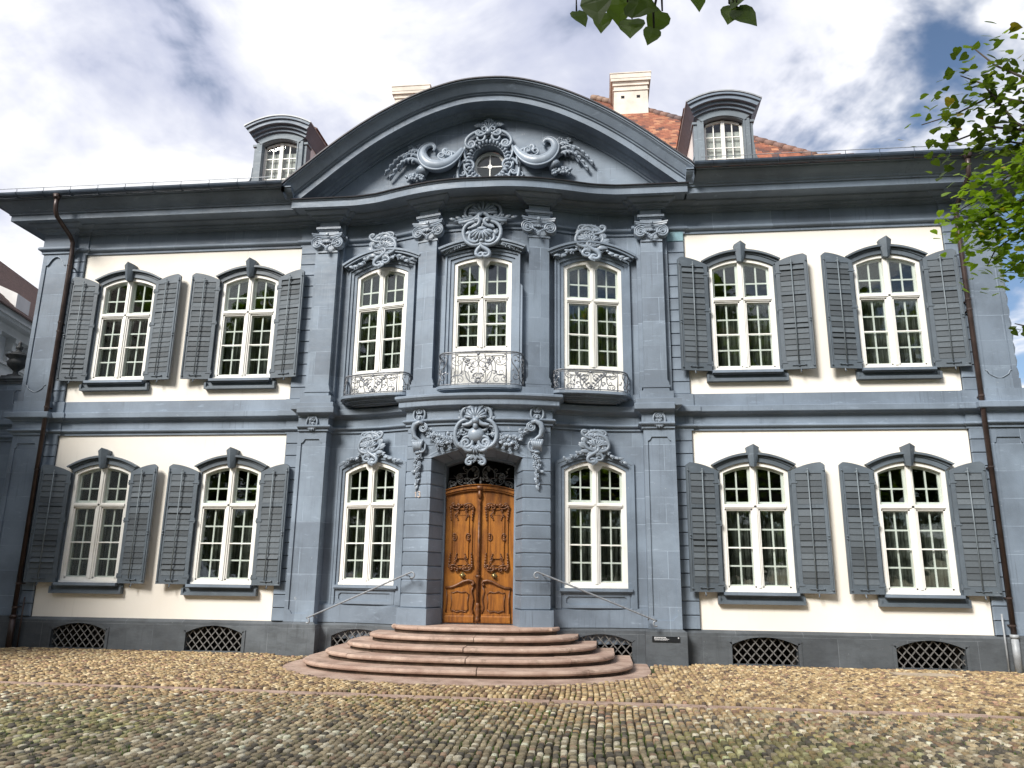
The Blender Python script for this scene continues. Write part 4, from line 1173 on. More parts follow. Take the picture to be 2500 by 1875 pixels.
# ================================================================== balconies
class RailOrn(Orn):
    def __init__(s, path, bend, z0):
        super().__init__(0, z0, 0, bend); s.path = path; s.acc = [0]
        for a, b_ in zip(path, path[1:]): s.acc.append(s.acc[-1] + hypot(b_[0] - a[0], b_[1] - a[1]))
        s.L = s.acc[-1]
    def P(s, u, v, w):
        q = max(0, min(s.L, s.L / 2 + u * s.mir)); i = 0
        while i < len(s.acc) - 2 and s.acc[i + 1] < q: i += 1
        t = (q - s.acc[i]) / (s.acc[i + 1] - s.acc[i]); a, b_ = s.path[i], s.path[i + 1]
        dx, dy = b_[0] - a[0], b_[1] - a[1]; L = hypot(dx, dy)
        return (a[0] + dx * t + dy / L * w, a[1] + dy * t - dx / L * w, s.z0 + v)
def balcony(cx, hw, bend, ys, zslab, ztop, hf, bow, dp=1.0):
    """slab with moulded underside, and wrought-iron parapet; hf half-width of the front panel"""
    def outline(e=0.0, n=8):
        p = []
        h = hw + e; f = hf + e * .6
        for i in range(n + 1):                       # left side: from wall, swelling to the front corner
            t = i / n; a = t * pi / 2
            p.append((cx - f - (h - f) * cos(a) ** .8 if i < n else cx - f, .0 - (ys + e) * (.22 + .78 * sin(a))))
        for i in range(1, 12):
            t = -1 + 2 * i / 12; p.append((cx + t * f, -(ys + e) - bow * (1 - t * t)))
        return p + [(2 * cx - x, y) for x, y in reversed(p[:n + 1])]
    s = MB(bend); base = [(cx - hw, .05)]
    for (e, z0, z1) in ((.03, zslab - .055, zslab), (.015, zslab - .075, zslab - .056), (-.04, zslab - .10, zslab - .076), (-.06, zslab - .14, zslab - .101), (-.13, zslab - .17, zslab - .141), (-.17, zslab - .215, zslab - .171), (-.24, zslab - .245, zslab - .216)):
        if z0 < zslab - .06: z0, z1 = zslab - .056 - (zslab - .056 - z0) * dp, zslab - .056 - (zslab - .056 - z1) * dp
        s.prism_xy(outline(e) + [(cx + hw + e, .05), (cx - hw - e, .05)], z0, z1)
    b = s.build('balcony', M['slate'], mansion)
    path = outline(-.035); o = RailOrn([(path[0][0], .0)] + path + [(path[-1][0], .0)], bend, zslab)
    H = ztop - zslab; L = o.L / 2
    q = frange(-L, L, 48)
    o.curve([(u, H, 0) for u in q], .017, taper=False); o.curve([(u, H - .035, 0) for u in q], .008, taper=False); o.curve([(u, .035, 0) for u in q], .011, taper=False)
    xf = hf + .0
    for u in (-L + .01, -xf, xf, L - .01): o.curve([(u, 0, 0), (u, H, 0)], .011, taper=False)
    for sx in (-1, 1):
        o.mir = sx
        W = xf; k = H
        o.scroll('C', .13 * W / .6, .42 * k, .72 * k, -12, 1, .011, 0, n=5, sub=2)
        o.scroll('S', .36 * W / .6, .55 * k, .62 * k, 38, -1, .010, 0, n=5, sub=2)
        o.scroll('C', .46 * W / .6, .22 * k, .36 * k, 95, 1, .009, 0, n=5, sub=2)
        o.scroll('J', .25 * W / .6, .25 * k, .44 * k, -35, -1, .009, 0, n=5, sub=2)
        o.scroll('C', .50 * W / .6, .72 * k, .34 * k, -60, 1, .009, 0, n=5, sub=2)
        o.scroll('S', .08 * W / .6, .70 * k, .34 * k, 25, 1, .008, 0, n=5, sub=2)
        for i in range(14):
            t = i / 13; o.leaf(.02 + .30 * t * W / .6, (.08 + .72 * t ** .8) * k, 30 + 100 * (i % 2), .075, .018, .012, .012)
        for i in range(12): o.leaf(random.uniform(.2, .95) * W, random.uniform(.15, .85) * k, random.uniform(0, 360), .055, .013, .008, .01)
        sw = L - xf
        o.scroll('S', xf + .32 * sw, .55 * k, .72 * k, 6, 1, .010, 0, n=5, sub=2); o.scroll('C', xf + .66 * sw, .36 * k, .52 * k, 10, -1, .009, 0, n=5, sub=2)
        o.scroll('C', xf + .68 * sw, .78 * k, .30 * k, 170, 1, .008, 0, n=5, sub=2)
        for i in range(9): o.leaf(xf + random.uniform(.15, .85) * sw, random.uniform(.12, .9) * k, random.uniform(0, 360), .055, .014, .008, .012)
    o.mir = 1
    o.ball(0, H - .05, .01, .03); o.ball(0, .06, .01, .022)
    o.build('parapet', b, M['iron_light'] if False else M['parapet'])
M['parapet'] = simple('grey_wrought_iron', (0.20, 0.21, 0.23), 0.42, 0.35, 0.35, 25)
for sx in (-1, 1):
    cx = sx * 2.11; balcony(cx, .74, chord(cx - .7, cx + .7), .42, 4.865, 5.275, .50, .045, .62)
balcony(0.02, .845, chord(-.58, .58), .42, 4.915, 5.57, .53, .06)

# ================================================================== pediment
TX = [0, .45, .9, 1.35, 1.77, 2.2, 2.62, 3.0, 3.35, 3.75, 4.2]
TZ = [11.05, 11.02, 10.905, 10.735, 10.525, 10.275, 9.985, 9.69, 9.395, 9.06, 8.68]
def tz(x):
    x = abs(x)
    for i in range(len(TX) - 1):
        if x <= TX[i + 1]:
            h = TX[i + 1] - TX[i]; t = (x - TX[i]) / h
            m0 = 0 if i == 0 else (TZ[i + 1] - TZ[i - 1]) / (TX[i + 1] - TX[i - 1]); m1 = (TZ[min(i + 2, 10)] - TZ[i]) / (TX[min(i + 2, 10)] - TX[i])
            return (2 * t**3 - 3 * t * t + 1) * TZ[i] + (t**3 - 2 * t * t + t) * h * m0 + (-2 * t**3 + 3 * t * t) * TZ[i + 1] + (t**3 - t * t) * h * m1
    return TZ[-1]
TY = -.10
s = MB(); xs = sorted(set(frange(-3.85, 3.85, 44) + frange(-.36, .36, 20)))
for a, b_ in zip(xs, xs[1:]):
    if b_ - a < 1e-5: continue
    mid = (a + b_) / 2
    if abs(mid) < .36:
        ca, cb = (sqrt(max(0, .36**2 - a * a)) * 1.06, sqrt(max(0, .36**2 - b_ * b_)) * 1.06)
        s.add([(a, TY, 8.9), (b_, TY, 8.9), (b_, TY, 10.03 - cb), (a, TY, 10.03 - ca)], [(0, 1, 2, 3)])
        s.add([(a, TY, 10.03 + ca), (b_, TY, 10.03 + cb), (b_, TY, tz(b_) + .05), (a, TY, tz(a) + .05)], [(0, 1, 2, 3)])
        for sg in (-1, 1): s.add([(a, TY, 10.03 + sg * ca), (b_, TY, 10.03 + sg * cb), (b_, TY + .26, 10.03 + sg * cb), (a, TY + .26, 10.03 + sg * ca)], [(0, 1, 2, 3)])
    else:
        s.add([(a, TY, 8.9), (b_, TY, 8.9), (b_, TY, tz(b_) + .05), (a, TY, tz(a) + .05)], [(0, 1, 2, 3)])
ped = s.build('pediment', M['slate_wall'], mansion, recalc=False)
RK = [(0, .10), (0, .135), (.03, .145), (.036, .19), (.075, .225), (.09, .29), (.12, .32), (.128, .56), (.112, .565), (.112, .615), (.232, .615), (.242, .65), (.265, .66), (.275, .69), (.33, .735), (.40, .79), (.43, .835), (.45, .84), (.45, .865), (.478, .87), (.49, .80), (.50, -.6), (.0, -.6)]
s = MB(); n = len(RK); xs = frange(-4.2, 4.2, 84); vs = []
for x in xs:
    e = 1e-3; dx, dz = 2 * e, tz(x + e) - tz(x - e); L = hypot(dx, dz); nx, nz = -dz / L, dx / L
    for (k, d) in RK:
        X, Zv = x + nx * k, tz(x) + nz * k
        if Zv < 9.045:
            Zv = 9.045
        X = max(-4.17, min(4.17, X))
        vs.append((X, -d, Zv))
s.add(vs, [(i * n + j, i * n + (j + 1) % n, (i + 1) * n + (j + 1) % n, (i + 1) * n + j) for i in range(84) for j in range(n)])
rk = s.build('raking_cornice', M['slate'], ped, recalc=False)
# sheet metal edge on top of it
s = MB(); vs = []
for x in xs:
    e = 1e-3; dx, dz = 2 * e, tz(x + e) - tz(x - e); L = hypot(dx, dz); nx, nz = -dz / L, dx / L
    for (k, d) in ((.48, .895), (.505, .895), (.53, -.7), (.48, -.7)):
        vs.append((max(-4.2, min(4.2, x + nx * k)), -d, max(9.05, tz(x) + nz * k)))
s.add(vs, [(i * 4 + j, i * 4 + (j + 1) % 4, (i + 1) * 4 + (j + 1) % 4, (i + 1) * 4 + j) for i in range(84) for j in range(4)]); s.build('pediment_flashing', M['lead'], ped, recalc=False)
# oculus: frame with cross bars and panes
OZ = 10.02
s = MB(); ring = [(.345, -.02), (.345, .02), (.285, .02), (.285, -.02)]
vs = [(r * cos(a), TY + .2 + d, OZ + r * sin(a)) for a in frange(0, 2 * pi, 32)[:-1] for r, d in ring]
s.add(vs, [(4 * i + j, 4 * i + (j + 1) % 4, 4 * ((i + 1) % 32) + (j + 1) % 4, 4 * ((i + 1) % 32) + j) for i in range(32) for j in range(4)])
s.box(-.012, .012, TY + .185, TY + .21, OZ - .29, OZ + .29); s.box(-.29, .29, TY + .187, TY + .208, OZ - .012, OZ + .012)
s.tube([(0, TY + .18, OZ), (0, TY + .21, OZ)], .05, 14)
oc = s.build('oculus', M['white'], ped)
for k in range(4):
    p = MB(); a0 = k * pi / 2; pts = [(.018 * (cos(a0) - sin(a0)), OZ + .018 * (sin(a0) + cos(a0)))] + [(.288 * cos(a), OZ + .288 * sin(a)) for a in frange(a0 + .05, a0 + pi / 2 - .05, 8)]
    p.prism_xz(pts, TY + .196, TY + .2); p.build('oculus_pane', M['glass'], ped)
p = MB(); p.box(-.5, .5, TY + .5, TY + .52, 9.5, 10.5); p.build('oculus_blind', M['blind'], ped)
p = MB(); p.box(-.55, .55, TY + .26, TY + .28, 9.4, 9.74); p.build('oculus_lining', M['dark'], ped)

# ------------------------------------------------------------------ tympanum relief
o = Orn(0, OZ, TY)
R0 = .375
for k in range(34):                                   # gadrooned collar
    a = 2 * pi * k / 34; ca, sa = cos(a), sin(a)
    o.curve([((R0 + .0) * ca, (R0 + .02) * sa, .05), ((R0 + .055) * ca, (R0 + .075) * sa, .10), ((R0 + .12) * ca, (R0 + .15) * sa, .04)], [.024, .032, .026])
o.curve([((R0 - .008) * cos(a), R0 * 1.05 * sin(a), .045) for a in frange(0, 2 * pi, 40)], .016, taper=False)
o.curve([((R0 + .155) * cos(a), (R0 + .195) * sin(a), .035) for a in frange(0, 2 * pi, 44)], .03, taper=False)
for sx in (-1, 1):
    o.mir = sx
    o.scroll('C', .30, .50, .46, 52, 1, .04, .10, sub=1); o.scroll('C', .47, -.28, .62, -8, 1, .035, .06)
    o.scroll('J', .45, .22, .42, 20, 1, .035, .08); o.scroll('C', .14, .66, .26, 62, -1, .03, .12)
    for i in range(5): o.leaf(.06 + .03 * i, .76 + .02 * i, 70 - 22 * i, .16, .035, .06, .05)
o.mir = 1
o.ball(0, .66, .12, (.075, .075, .06), 10, 6); o.shell(0, .74, .20, 15, 165, 7, .06, .06)
for k in range(7): o.leaf(0, .88, 90 + (k - 3) * 28, .13, .03, .07, .04, 0)
o.ball(0, .92, .1, .05)
o.build('oculus_cartouche', ped)
for sx in (-1, 1):
    o = Orn(0, OZ, TY, None, 1.0, sx)
    # horn of plenty: fat fluted S body
    body = [(.56, .30, .07), (.68, .10, .10), (.85, -.06, .13), (1.05, -.13, .15), (1.25, -.08, .15), (1.38, .07, .13), (1.42, .24, .10), (1.36, .38, .08), (1.24, .43, .07), (1.17, .36, .08), (1.20, .29, .08)]
    rad = [.05, .09, .125, .14, .135, .115, .09, .065, .05, .035, .02]
    def dens(b, r, k=4):
        P, Rr = [], []
        for i in range(len(b) - 1):
            B_ = [b[max(i - 1, 0)], b[i], b[i + 1], b[min(i + 2, len(b) - 1)]]
            for j in range(k):
                t = j / k; w4 = (-.5 * t + t * t - .5 * t**3, 1 - 2.5 * t * t + 1.5 * t**3, .5 * t + 2 * t * t - 1.5 * t**3, -.5 * t * t + .5 * t**3)
                P.append(tuple(sum(w4[m_] * B_[m_][q] for m_ in range(4)) for q in range(3))); Rr.append(r[i] * (1 - t) + r[i + 1] * t)
        return P + [b[-1]], Rr + [r[-1]]
    P_, R_ = dens(body, rad, 6); o.curve(P_, R_, n=14)
    for off in (-.6, -.15, .3):                       # flutes lying on the horn
        fl = []
        for i in range(len(P_)):
            a = P_[max(i - 1, 0)]; b_ = P_[min(i + 1, len(P_) - 1)]; L = hypot(b_[0] - a[0], b_[1] - a[1]) or 1
            nx, ny = -(b_[1] - a[1]) / L, (b_[0] - a[0]) / L; q = R_[i] * off * 1.5
            fl.append((P_[i][0] + nx * q, P_[i][1] + ny * q, P_[i][2] + R_[i] * .72))
        o.curve(fl, [r * .2 for r in R_])
    o.scroll('J', .80, .20, .36, -75, 1, .045, .10); o.scroll('J', .70, .05, .40, -40, -1, .035, .12); o.scroll('C', .92, .12, .30, 80, -1, .025, .14)
    # acanthus feathers drooping outwards
    for (k, (y0, dr, ln)) in enumerate(((.10, .0, 1.0), (.03, -.05, .86), (.13, .05, .62))):
        sp = [(1.42 + ln * .82 * t, y0 + .16 * sin(pi * min(1, t * 1.05)) - .34 * t ** 2.2 + dr, .07 + .06 * sin(pi * t)) for t in frange(0, 1, 18)]
        o.curve(sp, [.05 * (1 - .5 * i / 18) for i in range(19)])
        for i in range(4, 18, 2):
            u, v, w = sp[i]; o.curve([(u, v, w), (u + .055, v - .03, w + .03), (u + .07, v - .10, w)], [.03, .026, .012])
    # flower sprig above
    o.curve([(1.36, .18, .05), (1.48, .30, .06), (1.58, .38, .05)], .015)
    for (u, v) in ((1.52, .42), (1.62, .36), (1.44, .36), (1.70, .40), (1.58, .28)):
        for k in range(5): o.leaf(u, v, 72 * k + 10 * u, .075, .028, .04, .03)
        o.ball(u, v, .07, .02)
    # small tail scroll and fruit pouring from the mouth
    o.scroll('S', .62, -.30, .26, 70, 1, .022, .04)
    o.curve([(1.30, -.05, .08), (1.40, -.18, .10), (1.44, -.26, .11)], [.10, .13, .14], n=12)
    for k in range(4): o.curve([(1.34 + .035 * k - .03, -.14 - .04 * k + .05, .20), (1.44 + .03 * k, -.10 - .045 * k, .14)], .014)
    random.seed(31)
    for k in range(70):
        a = random.random(); u = 1.36 + .40 * random.random(); v = -.42 + .16 * random.random() * (1 - abs(u - 1.55) * 2); o.ball(u, v, .06 + .10 * random.random(), random.uniform(.028, .05))
    o.build('cornucopia', ped)

# ================================================================== facade rocaille
degrees_ = math.degrees
def crest(name, cx, z0, yb, bend, k=1.0, seed=1, flip=1):
    """asymmetric shell-work crowning a window"""
    random.seed(seed); o = Orn(cx, z0, yb, bend, k, flip); o.kx = 1.5; o.kt = 1.2
    o.ball(0, .23, .02, (.13, .21, .07), 12, 8)
    for i in range(14): o.leaf(.08 * cos(i * 1.9), .22 + .13 * sin(i * 1.9), degrees_(i * 1.9) + 40, .17, .045, .06, .07)
    for i in range(7): o.leaf(-.01, .40, 30 + 20 * i, .15, .035, .06, .05)
    o.shell(-.02, .16, .17, 40, 150, 7, .07, .07); o.scroll('C', .0, .22, .56, 4, 1, .03, .06); o.scroll('C', -.03, .22, .50, -8, -1, .028, .06)
    o.scroll('C', .02, .30, .40, 8, 1, .030, .10); o.scroll('C', -.09, .24, .34, -12, -1, .030, .11)
    o.scroll('J', .10, .40, .22, -30, 1, .026, .12); o.scroll('C', -.06, .44, .20, 70, 1, .022, .10)
    o.scroll('S', .02, .02, .36, 12, 1, .034, .11); o.scroll('S', -.05, .04, .30, -12, -1, .028, .10)
    for i in range(6): o.leaf(-.02, .20, 60 + 20 * i, .17, .032, .08, .06)
    for (u, v) in ((.0, .30), (.04, .23), (-.05, .34), (.03, .38)): o.flower(u, v, .045, .12)
    for sx in (-1, 1):
        for i in range(5):
            u = sx * (.13 + .06 * i); v = .04 - .028 * i - .012 * i; o.leaf(u, v, (180 if sx < 0 else 0) + random.uniform(-50, 50), .10, .026, .07, .04); o.flower(u, v, .036, .08) if i % 2 == 0 else o.ball(u, v + .02, .09, .028)
        o.curve([(sx * .08, .06, .07), (sx * .2, .02, .07), (sx * .36, -.07, .06)], .016)
    o.leaf(0, -.06, 265, .16, .05, .09, .04); o.ball(.0, -.12, .11, .03)
    return o.build(name, mansion)
for sx in (-1, 1):
    cx = sx * CWX
    crest('window_crest', cx, 7.80, -.10, chord(cx - CHW, cx + CHW), 1.08, 11 + sx, sx)
    crest('window_crest', cx, 3.70, -.06, chord(cx - CHW, cx + CHW), .92, 17 + sx, -sx)
    o = Orn(sx * 3.37, 4.26, -.31, None, .78, sx); random.seed(5)         # small knot on the pilaster frieze
    o.scroll('C', .04, .14, .34, 10, 1, .028, .05); o.scroll('C', -.05, .16, .28, -10, -1, .026, .06); o.scroll('J', .08, .28, .16, 0, 1, .02, .06)
    for i in range(6): o.leaf(0, .06, 200 + 28 * i, .15, .03, .04, .04); o.flower(random.uniform(-.05, .05), random.uniform(.05, .25), .04, .07)
    o.build('frieze_knot', mansion)
# the great crest over the middle window, breaking into the architrave
o = Orn(0, 8.0, -.10, bendC); random.seed(3); o.kx = 1.35; o.kt = 1.2
for sx in (-1, 1):
    o.mir = sx
    o.scroll('C', .13, .06, .50, -6, 1, .034, .13); o.scroll('J', .10, .25, .22, 25, -1, .034, .17); o.scroll('C', .10, .00, .26, 20, 1, .03, .15)
    o.scroll('S', .05, -.26, .34, 10 * sx, 1, .036, .12)
    for i in range(6): o.flower(.24 + .06 * i, -.12 - .028 * i, .04, .07); o.leaf(.24 + .06 * i, -.14 - .02 * i, -20 + 50 * (i % 2), .1, .028, .06, .04)
    for i in range(4): o.flower(.17 + .04 * i, .26 + .03 * (i % 2), .03, .08)
    o.curve([(.36, .335, .075), (.25, .345, .08), (.16, .37, .09), (.09, .42, .11), (.05, .48, .12), (.02, .50, .12)], .036, taper=False)
    o.curve([(.10, .46, .05), (.22, .42, .06), (.34, .41, .05), (.44, .40, .04)], .026)
    for i in range(4): o.leaf(.14 + .09 * i, .44, 30 - 12 * i, .11, .03, .05, .03)
    o.scroll('C', .18, .58, .30, 10, 1, .026, .06)
o.mir = 1
o.ball(0, .04, .03, (.20, .24, .10), 14, 8)
for i in range(12): o.leaf(.13 * cos(i * 1.7), .05 + .15 * sin(i * 1.7), degrees_(i * 1.7) + 30, .15, .04, .09, .06)
o.shell(0, .12, .21, 205, 335, 8, .12, .10); o.ball(0, .14, .17, (.11, .05, .06), 10, 6); o.ball(0, -.10, .15, (.06, .045, .05), 8, 6)
o.shell(0, .50, .24, 10, 170, 9, .05, .05); o.ball(0, .50, .12, (.06, .04, .05))
for k in range(5): o.leaf(0, .70, 90 + (k - 2) * 30, .12, .03, .04, .03, 0)
o.curve([(.0, .50, .13), (-.06, .44, .14), (-.05, .37, .15), (.02, .33, .15)], .034, taper=False)
o.build('window_crest', mansion)

# portal cartouche, consoles, garlands, drops
bendP = lambda x, y, z: (x, y - g(x) - .30, z)
o = Orn(0, 3.98, -.005, bendP); random.seed(9); o.kx = 1.12; o.kt = 1.1
o.ball(0, .01, .06, (.165, .155, .13), 16, 10)
for k in range(26):
    a = 2 * pi * k / 26; o.ball(.20 * cos(a), .01 + .19 * sin(a), .07, .022)
for sx in (-1, 1):
    o.mir = sx
    o.scroll('C', .19, .03, .52, 4, 1, .036, .10); o.scroll('C', .25, -.04, .40, -6, 1, .026, .06); o.scroll('J', .11, .24, .24, 40, -1, .045, .15); o.scroll('C', .14, -.20, .22, -40, 1, .034, .10)
    o.scroll('C', .17, .40, .26, 14, 1, .03, .08); o.scroll('S', .09, -.40, .28, 16, 1, .03, .04)
    for i in range(7): o.leaf(.20 + .03 * random.random(), .28 + .05 * i, 20 + 25 * i, .12, .03, .05, .05)
    for i in range(7): o.flower(.22 + .05 * random.random(), .20 + .05 * i, .034, .06)
    for i in range(5): o.ball(.07 + .05 * i, -.245 + .02 * i, .10, .035)
    # garland in catenary from the cartouche to the console
    for i in range(34):
        t = i / 33; u = .27 + .56 * t; v = .12 - .34 * t * (1 - t) * 1.9 + .05 * t * t - .05
        for j in range(2):
            du, dv = random.uniform(-.035, .035), random.uniform(-.065, .055) * (1.25 - abs(t - .5))
            if random.random() < .55: o.flower(u + du, v + dv, random.uniform(.030, .046), random.uniform(.03, .09))
            else: o.leaf(u + du, v + dv, random.uniform(0, 360), .085, .028, random.uniform(.03, .07), .04)
    for (u, n_) in ((.45, 4), (.56, 6), (.66, 4)):
        for i in range(n_): o.flower(u + random.uniform(-.02, .02), -.10 - .045 * i, .036 - .002 * i, .05)
o.mir = 1
o.shell(0, .29, .21, 15, 165, 9, .09, .10); o.ball(0, .25, .19, (.07, .06, .06), 8, 6); o.ball(0, .16, .17, (.05, .07, .05), 8, 6)
for k in range(7): o.leaf(0, .50, 90 + (k - 3) * 24, .17, .04, .08, .05, .25)
o.scroll('J', .04, .60, .20, 0, 1, .03, .09)
o.shell(0, -.20, .14, 215, 325, 6, .08, .06)
for k in range(7): o.leaf(0, -.27, 270 + (k - 3) * 26, .20, .045, .02, .05, 0)
for k in range(10): o.flower(random.uniform(-.12, .12), random.uniform(-.5, -.3), .04, .02)
o.build('portal_cartouche', mansion)
for sx in (-1, 1):
    o = Orn(sx * 1.115, 4.10, -.005, bendP, 1.0, sx); random.seed(21)
    # console: ribbed belly with volute turned to the door
    sp = []
    for i in range(30):
        t = i / 29; r = .075 * (1 - t) ** .8 + .012; a = pi * .55 + t * 2.2 * 2 * pi; sp.append((-.10 + r * cos(a) * 1.0, .04 + r * sin(a), .10))
    o.curve(sp, [.018] * 30)
    for w in (.03, .075, .115):
        o.curve([(-.10, .12, w), (-.02, .145, w + .02), (.07, .10, w + .03), (.10, .0, w + .025), (.07, -.12, w + .01), (-.02, -.19, w), (-.08, -.21, w - .01)], [.035, .045, .055, .055, .045, .032, .02])
    for i in range(9): o.ball(.125 - .02 * abs(i - 4) / 4, .10 - .03 * i, .10, .018)
    # cup of acanthus
    for k in range(5): o.curve([(-.06 + .03 * k, -.40, .04), (-.05 + .028 * k, -.30, .10), (-.09 + .045 * k, -.215, .12)], [.03, .04, .034])
    for k in range(6): o.ball(-.10 + .04 * k, -.21, .12, .03)
    o.ball(0, -.42, .06, (.07, .03, .06)); o.scroll('C', -.09, -.31, .20, 0, -1, .022, .07)
    # flower drop
    for i in range(26):
        t = i / 25; o.flower(random.uniform(-.055, .055) * (1.15 - t), -.47 - .50 * t, .042 - .014 * t, random.uniform(.02, .07)); 
        if i % 2: o.leaf(random.uniform(-.05, .05), -.46 - .50 * t, random.choice((200, 340, 250, 290)), .09, .026, .02, .03)
    o.leaf(0, -1.0, 270, .12, .03, .02, .02)
    # little shell above the roll
    o.scroll('C', .05, .30, .22, 0, 1, .022, .06); o.scroll('C', -.05, .30, .22, 0, -1, .022, .06); o.ball(0, .40, .07, .03); o.ball(0, .22, .08, .04)
    o.build('portal_console', mansion)

# ================================================================== roof
RT = [0, 1.5, 3.05, 4.1, 6.56, 8.2]; RZ = [9.27, 10.12, 11.10, 12.22, 14.82, 16.5]
def rz(t, sx=1):
    low = 0.0 if sx > 0 else .30 * min(1, t / 2.2) + max(0, t - 3) * .08
    for i in range(5):
        if t <= RT[i + 1]: return RZ[i] + (RZ[i + 1] - RZ[i]) * (t - RT[i]) / (RT[i + 1] - RT[i]) - low
    return RZ[-1] - low
EAVE_X, EAVE_Y = 10.55, -.80
s = MB(); ts = [0, .75, 1.5, 2.3, 3.05, 3.6, 4.1, 5.3, 6.56, 7.4, 8.2]
for t0, t1 in zip(ts, ts[1:]):
    for sx in (-1, 1):
        xi = 0 if t0 >= 1.5 else 4.25
        s.add([(sx * xi, EAVE_Y + t0, rz(t0, sx) - .05), (sx * (EAVE_X - t0), EAVE_Y + t0, rz(t0, sx) - .05), (sx * (EAVE_X - t1), EAVE_Y + t1, rz(t1, sx) - .05), (sx * xi, EAVE_Y + t1, rz(t1, sx) - .05)], [(0, 1, 2, 3)])
        s.add([(sx * (EAVE_X - t0), EAVE_Y + t0, rz(t0, sx) - .05), (sx * (EAVE_X - t0), 14, rz(t0, sx) - .05), (sx * (EAVE_X - t1), 14, rz(t1, sx) - .05), (sx * (EAVE_X - t1), EAVE_Y + t1, rz(t1, sx) - .05)], [(0, 1, 2, 3)])
roof = s.build('roof', M['roof_base'], mansion, recalc=False)
def tile_geo():
    w, L = .082, .30; vs = [(-w, L, 0), (w, L, 0), (w, .06, 0), (w * .6, .012, 0), (0, 0, 0), (-w * .6, .012, 0), (-w, .06, 0)]
    n = 7; return [(x, y, .012) for x, y, _ in vs] + [(x, y, -.006) for x, y, _ in vs], [tuple(range(n))] + [(i, i + n, (i + 1) % n + n, (i + 1) % n) for i in range(2, 6)] + [(1, 1 + n, 2 + n, 2), (6, 6 + n, n, 0)]
tv, tf_ = tile_geo()
_t = MB(); _t.add(tv, tf_); TILE = _t.mesh('roof_tile', M['tile'])
random.seed(44)
tiles = []
slen = [0.0]
for t0, t1 in zip(ts, ts[1:]): slen.append(slen[-1] + hypot(t1 - t0, rz(t1) - rz(t0)))
def at_s(sv):
    for i in range(len(ts) - 1):
        if sv <= slen[i + 1]:
            q = (sv - slen[i]) / (slen[i + 1] - slen[i]); t = ts[i] + (ts[i + 1] - ts[i]) * q
            return t, atan2(rz(ts[i + 1]) - rz(ts[i]), ts[i + 1] - ts[i])
    return ts[-1], atan2(1.05, 1)
row = 0; sv = .1
while sv < slen[-1] - .3:
    t, pit = at_s(sv)
    for sx in (-1, 1):
        x = (2.9 if t > 1.7 else 4.3) + (.085 if row % 2 else 0)
        while x < EAVE_X - t - .05:
            tiles.append((sx * x + random.uniform(-.006, .006), EAVE_Y + t, rz(t, sx) - .02 + random.uniform(0, .008), pit + .045, random.uniform(-.02, .02))); x += .17
    sv += .155; row += 1
def tile_col():
    r = random.random()
    if r < .45: c = (.27, .095, .052)
    elif r < .7: c = (.19, .068, .042)
    elif r < .88: c = (.36, .165, .09)
    else: c = (.10, .048, .040)
    k = random.uniform(.8, 1.15); return (c[0] * k, c[1] * k, c[2] * k, 1)
def visible_tile(p):
    x, y, z = p[:3]
    if x < 3.3: return False
    d = Vector((x, y, z)) - Vector(CAM); 
    yg = -1.0; k = (yg - CAM[1]) / d.y; zg = CAM[2] + d.z * k
    if zg < 9.40: return False
    k = (.65 - CAM[1]) / d.y; xd = CAM[0] + d.x * k; zd = CAM[2] + d.z * k
    if 4.3 < xd < 5.85 and zd < 11.8: return False
    k = (-.85 - CAM[1]) / d.y; xp = CAM[0] + d.x * k; zp = CAM[2] + d.z * k
    if abs(xp) < 4.15 and zp < tz(xp) + .5: return False
    return True
vis = [p for p in tiles if visible_tile(p)]; vis.sort(key=lambda p: (Vector(p[:3]) - Vector(CAM)).length)
vis = vis[:300]; vset = set(vis); print('visible tiles', len(vis), 'of', len(tiles))
for p in vis:
    o = link('roof_tile', TILE, roof, p[:3], (p[3], 0, p[4])); o.color = tile_col()
mass = MB(); cols = []
for p in tiles:
    if p in vset: continue
    c, s_ = cos(p[3]), sin(p[3]); mass.add([(p[0] + x, p[1] + y * c - z * s_, p[2] + y * s_ + z * c) for x, y, z in tv], tf_); cols += [tile_col()] * len(tv)
def with_tint(obj, cols):
    at = obj.data.color_attributes.new('tint', 'FLOAT_COLOR', 'POINT'); at.data.foreach_set('color', [q for c in cols for q in c])
o = mass.build('roof_tiles', M['tile_mass'], roof, recalc=False); with_tint(o, cols); o['kind'] = 'stuff'
# hip tiles
_t = MB(); _t.tube([(0, 0, 0), (0, .34, .0)], [.105, .085], 10); HIP = _t.mesh('hip_tile', M['tile'], smooth=True)
for sx in (-1, 1):
    sv = .3
    while sv < slen[-1]:
        t, pit = at_s(sv); d = Vector((-sx * cos(pit), cos(pit), sin(pit))); p = (sx * (EAVE_X - t), EAVE_Y + t, rz(t, sx) + .0)
        o = link('hip_tile', HIP, roof, p); o.rotation_euler = d.to_track_quat('Y', 'Z').to_euler(); c = tile_col(); o.color = (c[0] * .5 + .07, c[1] * .7 + .05, c[2] * .8 + .05, 1); sv += .26

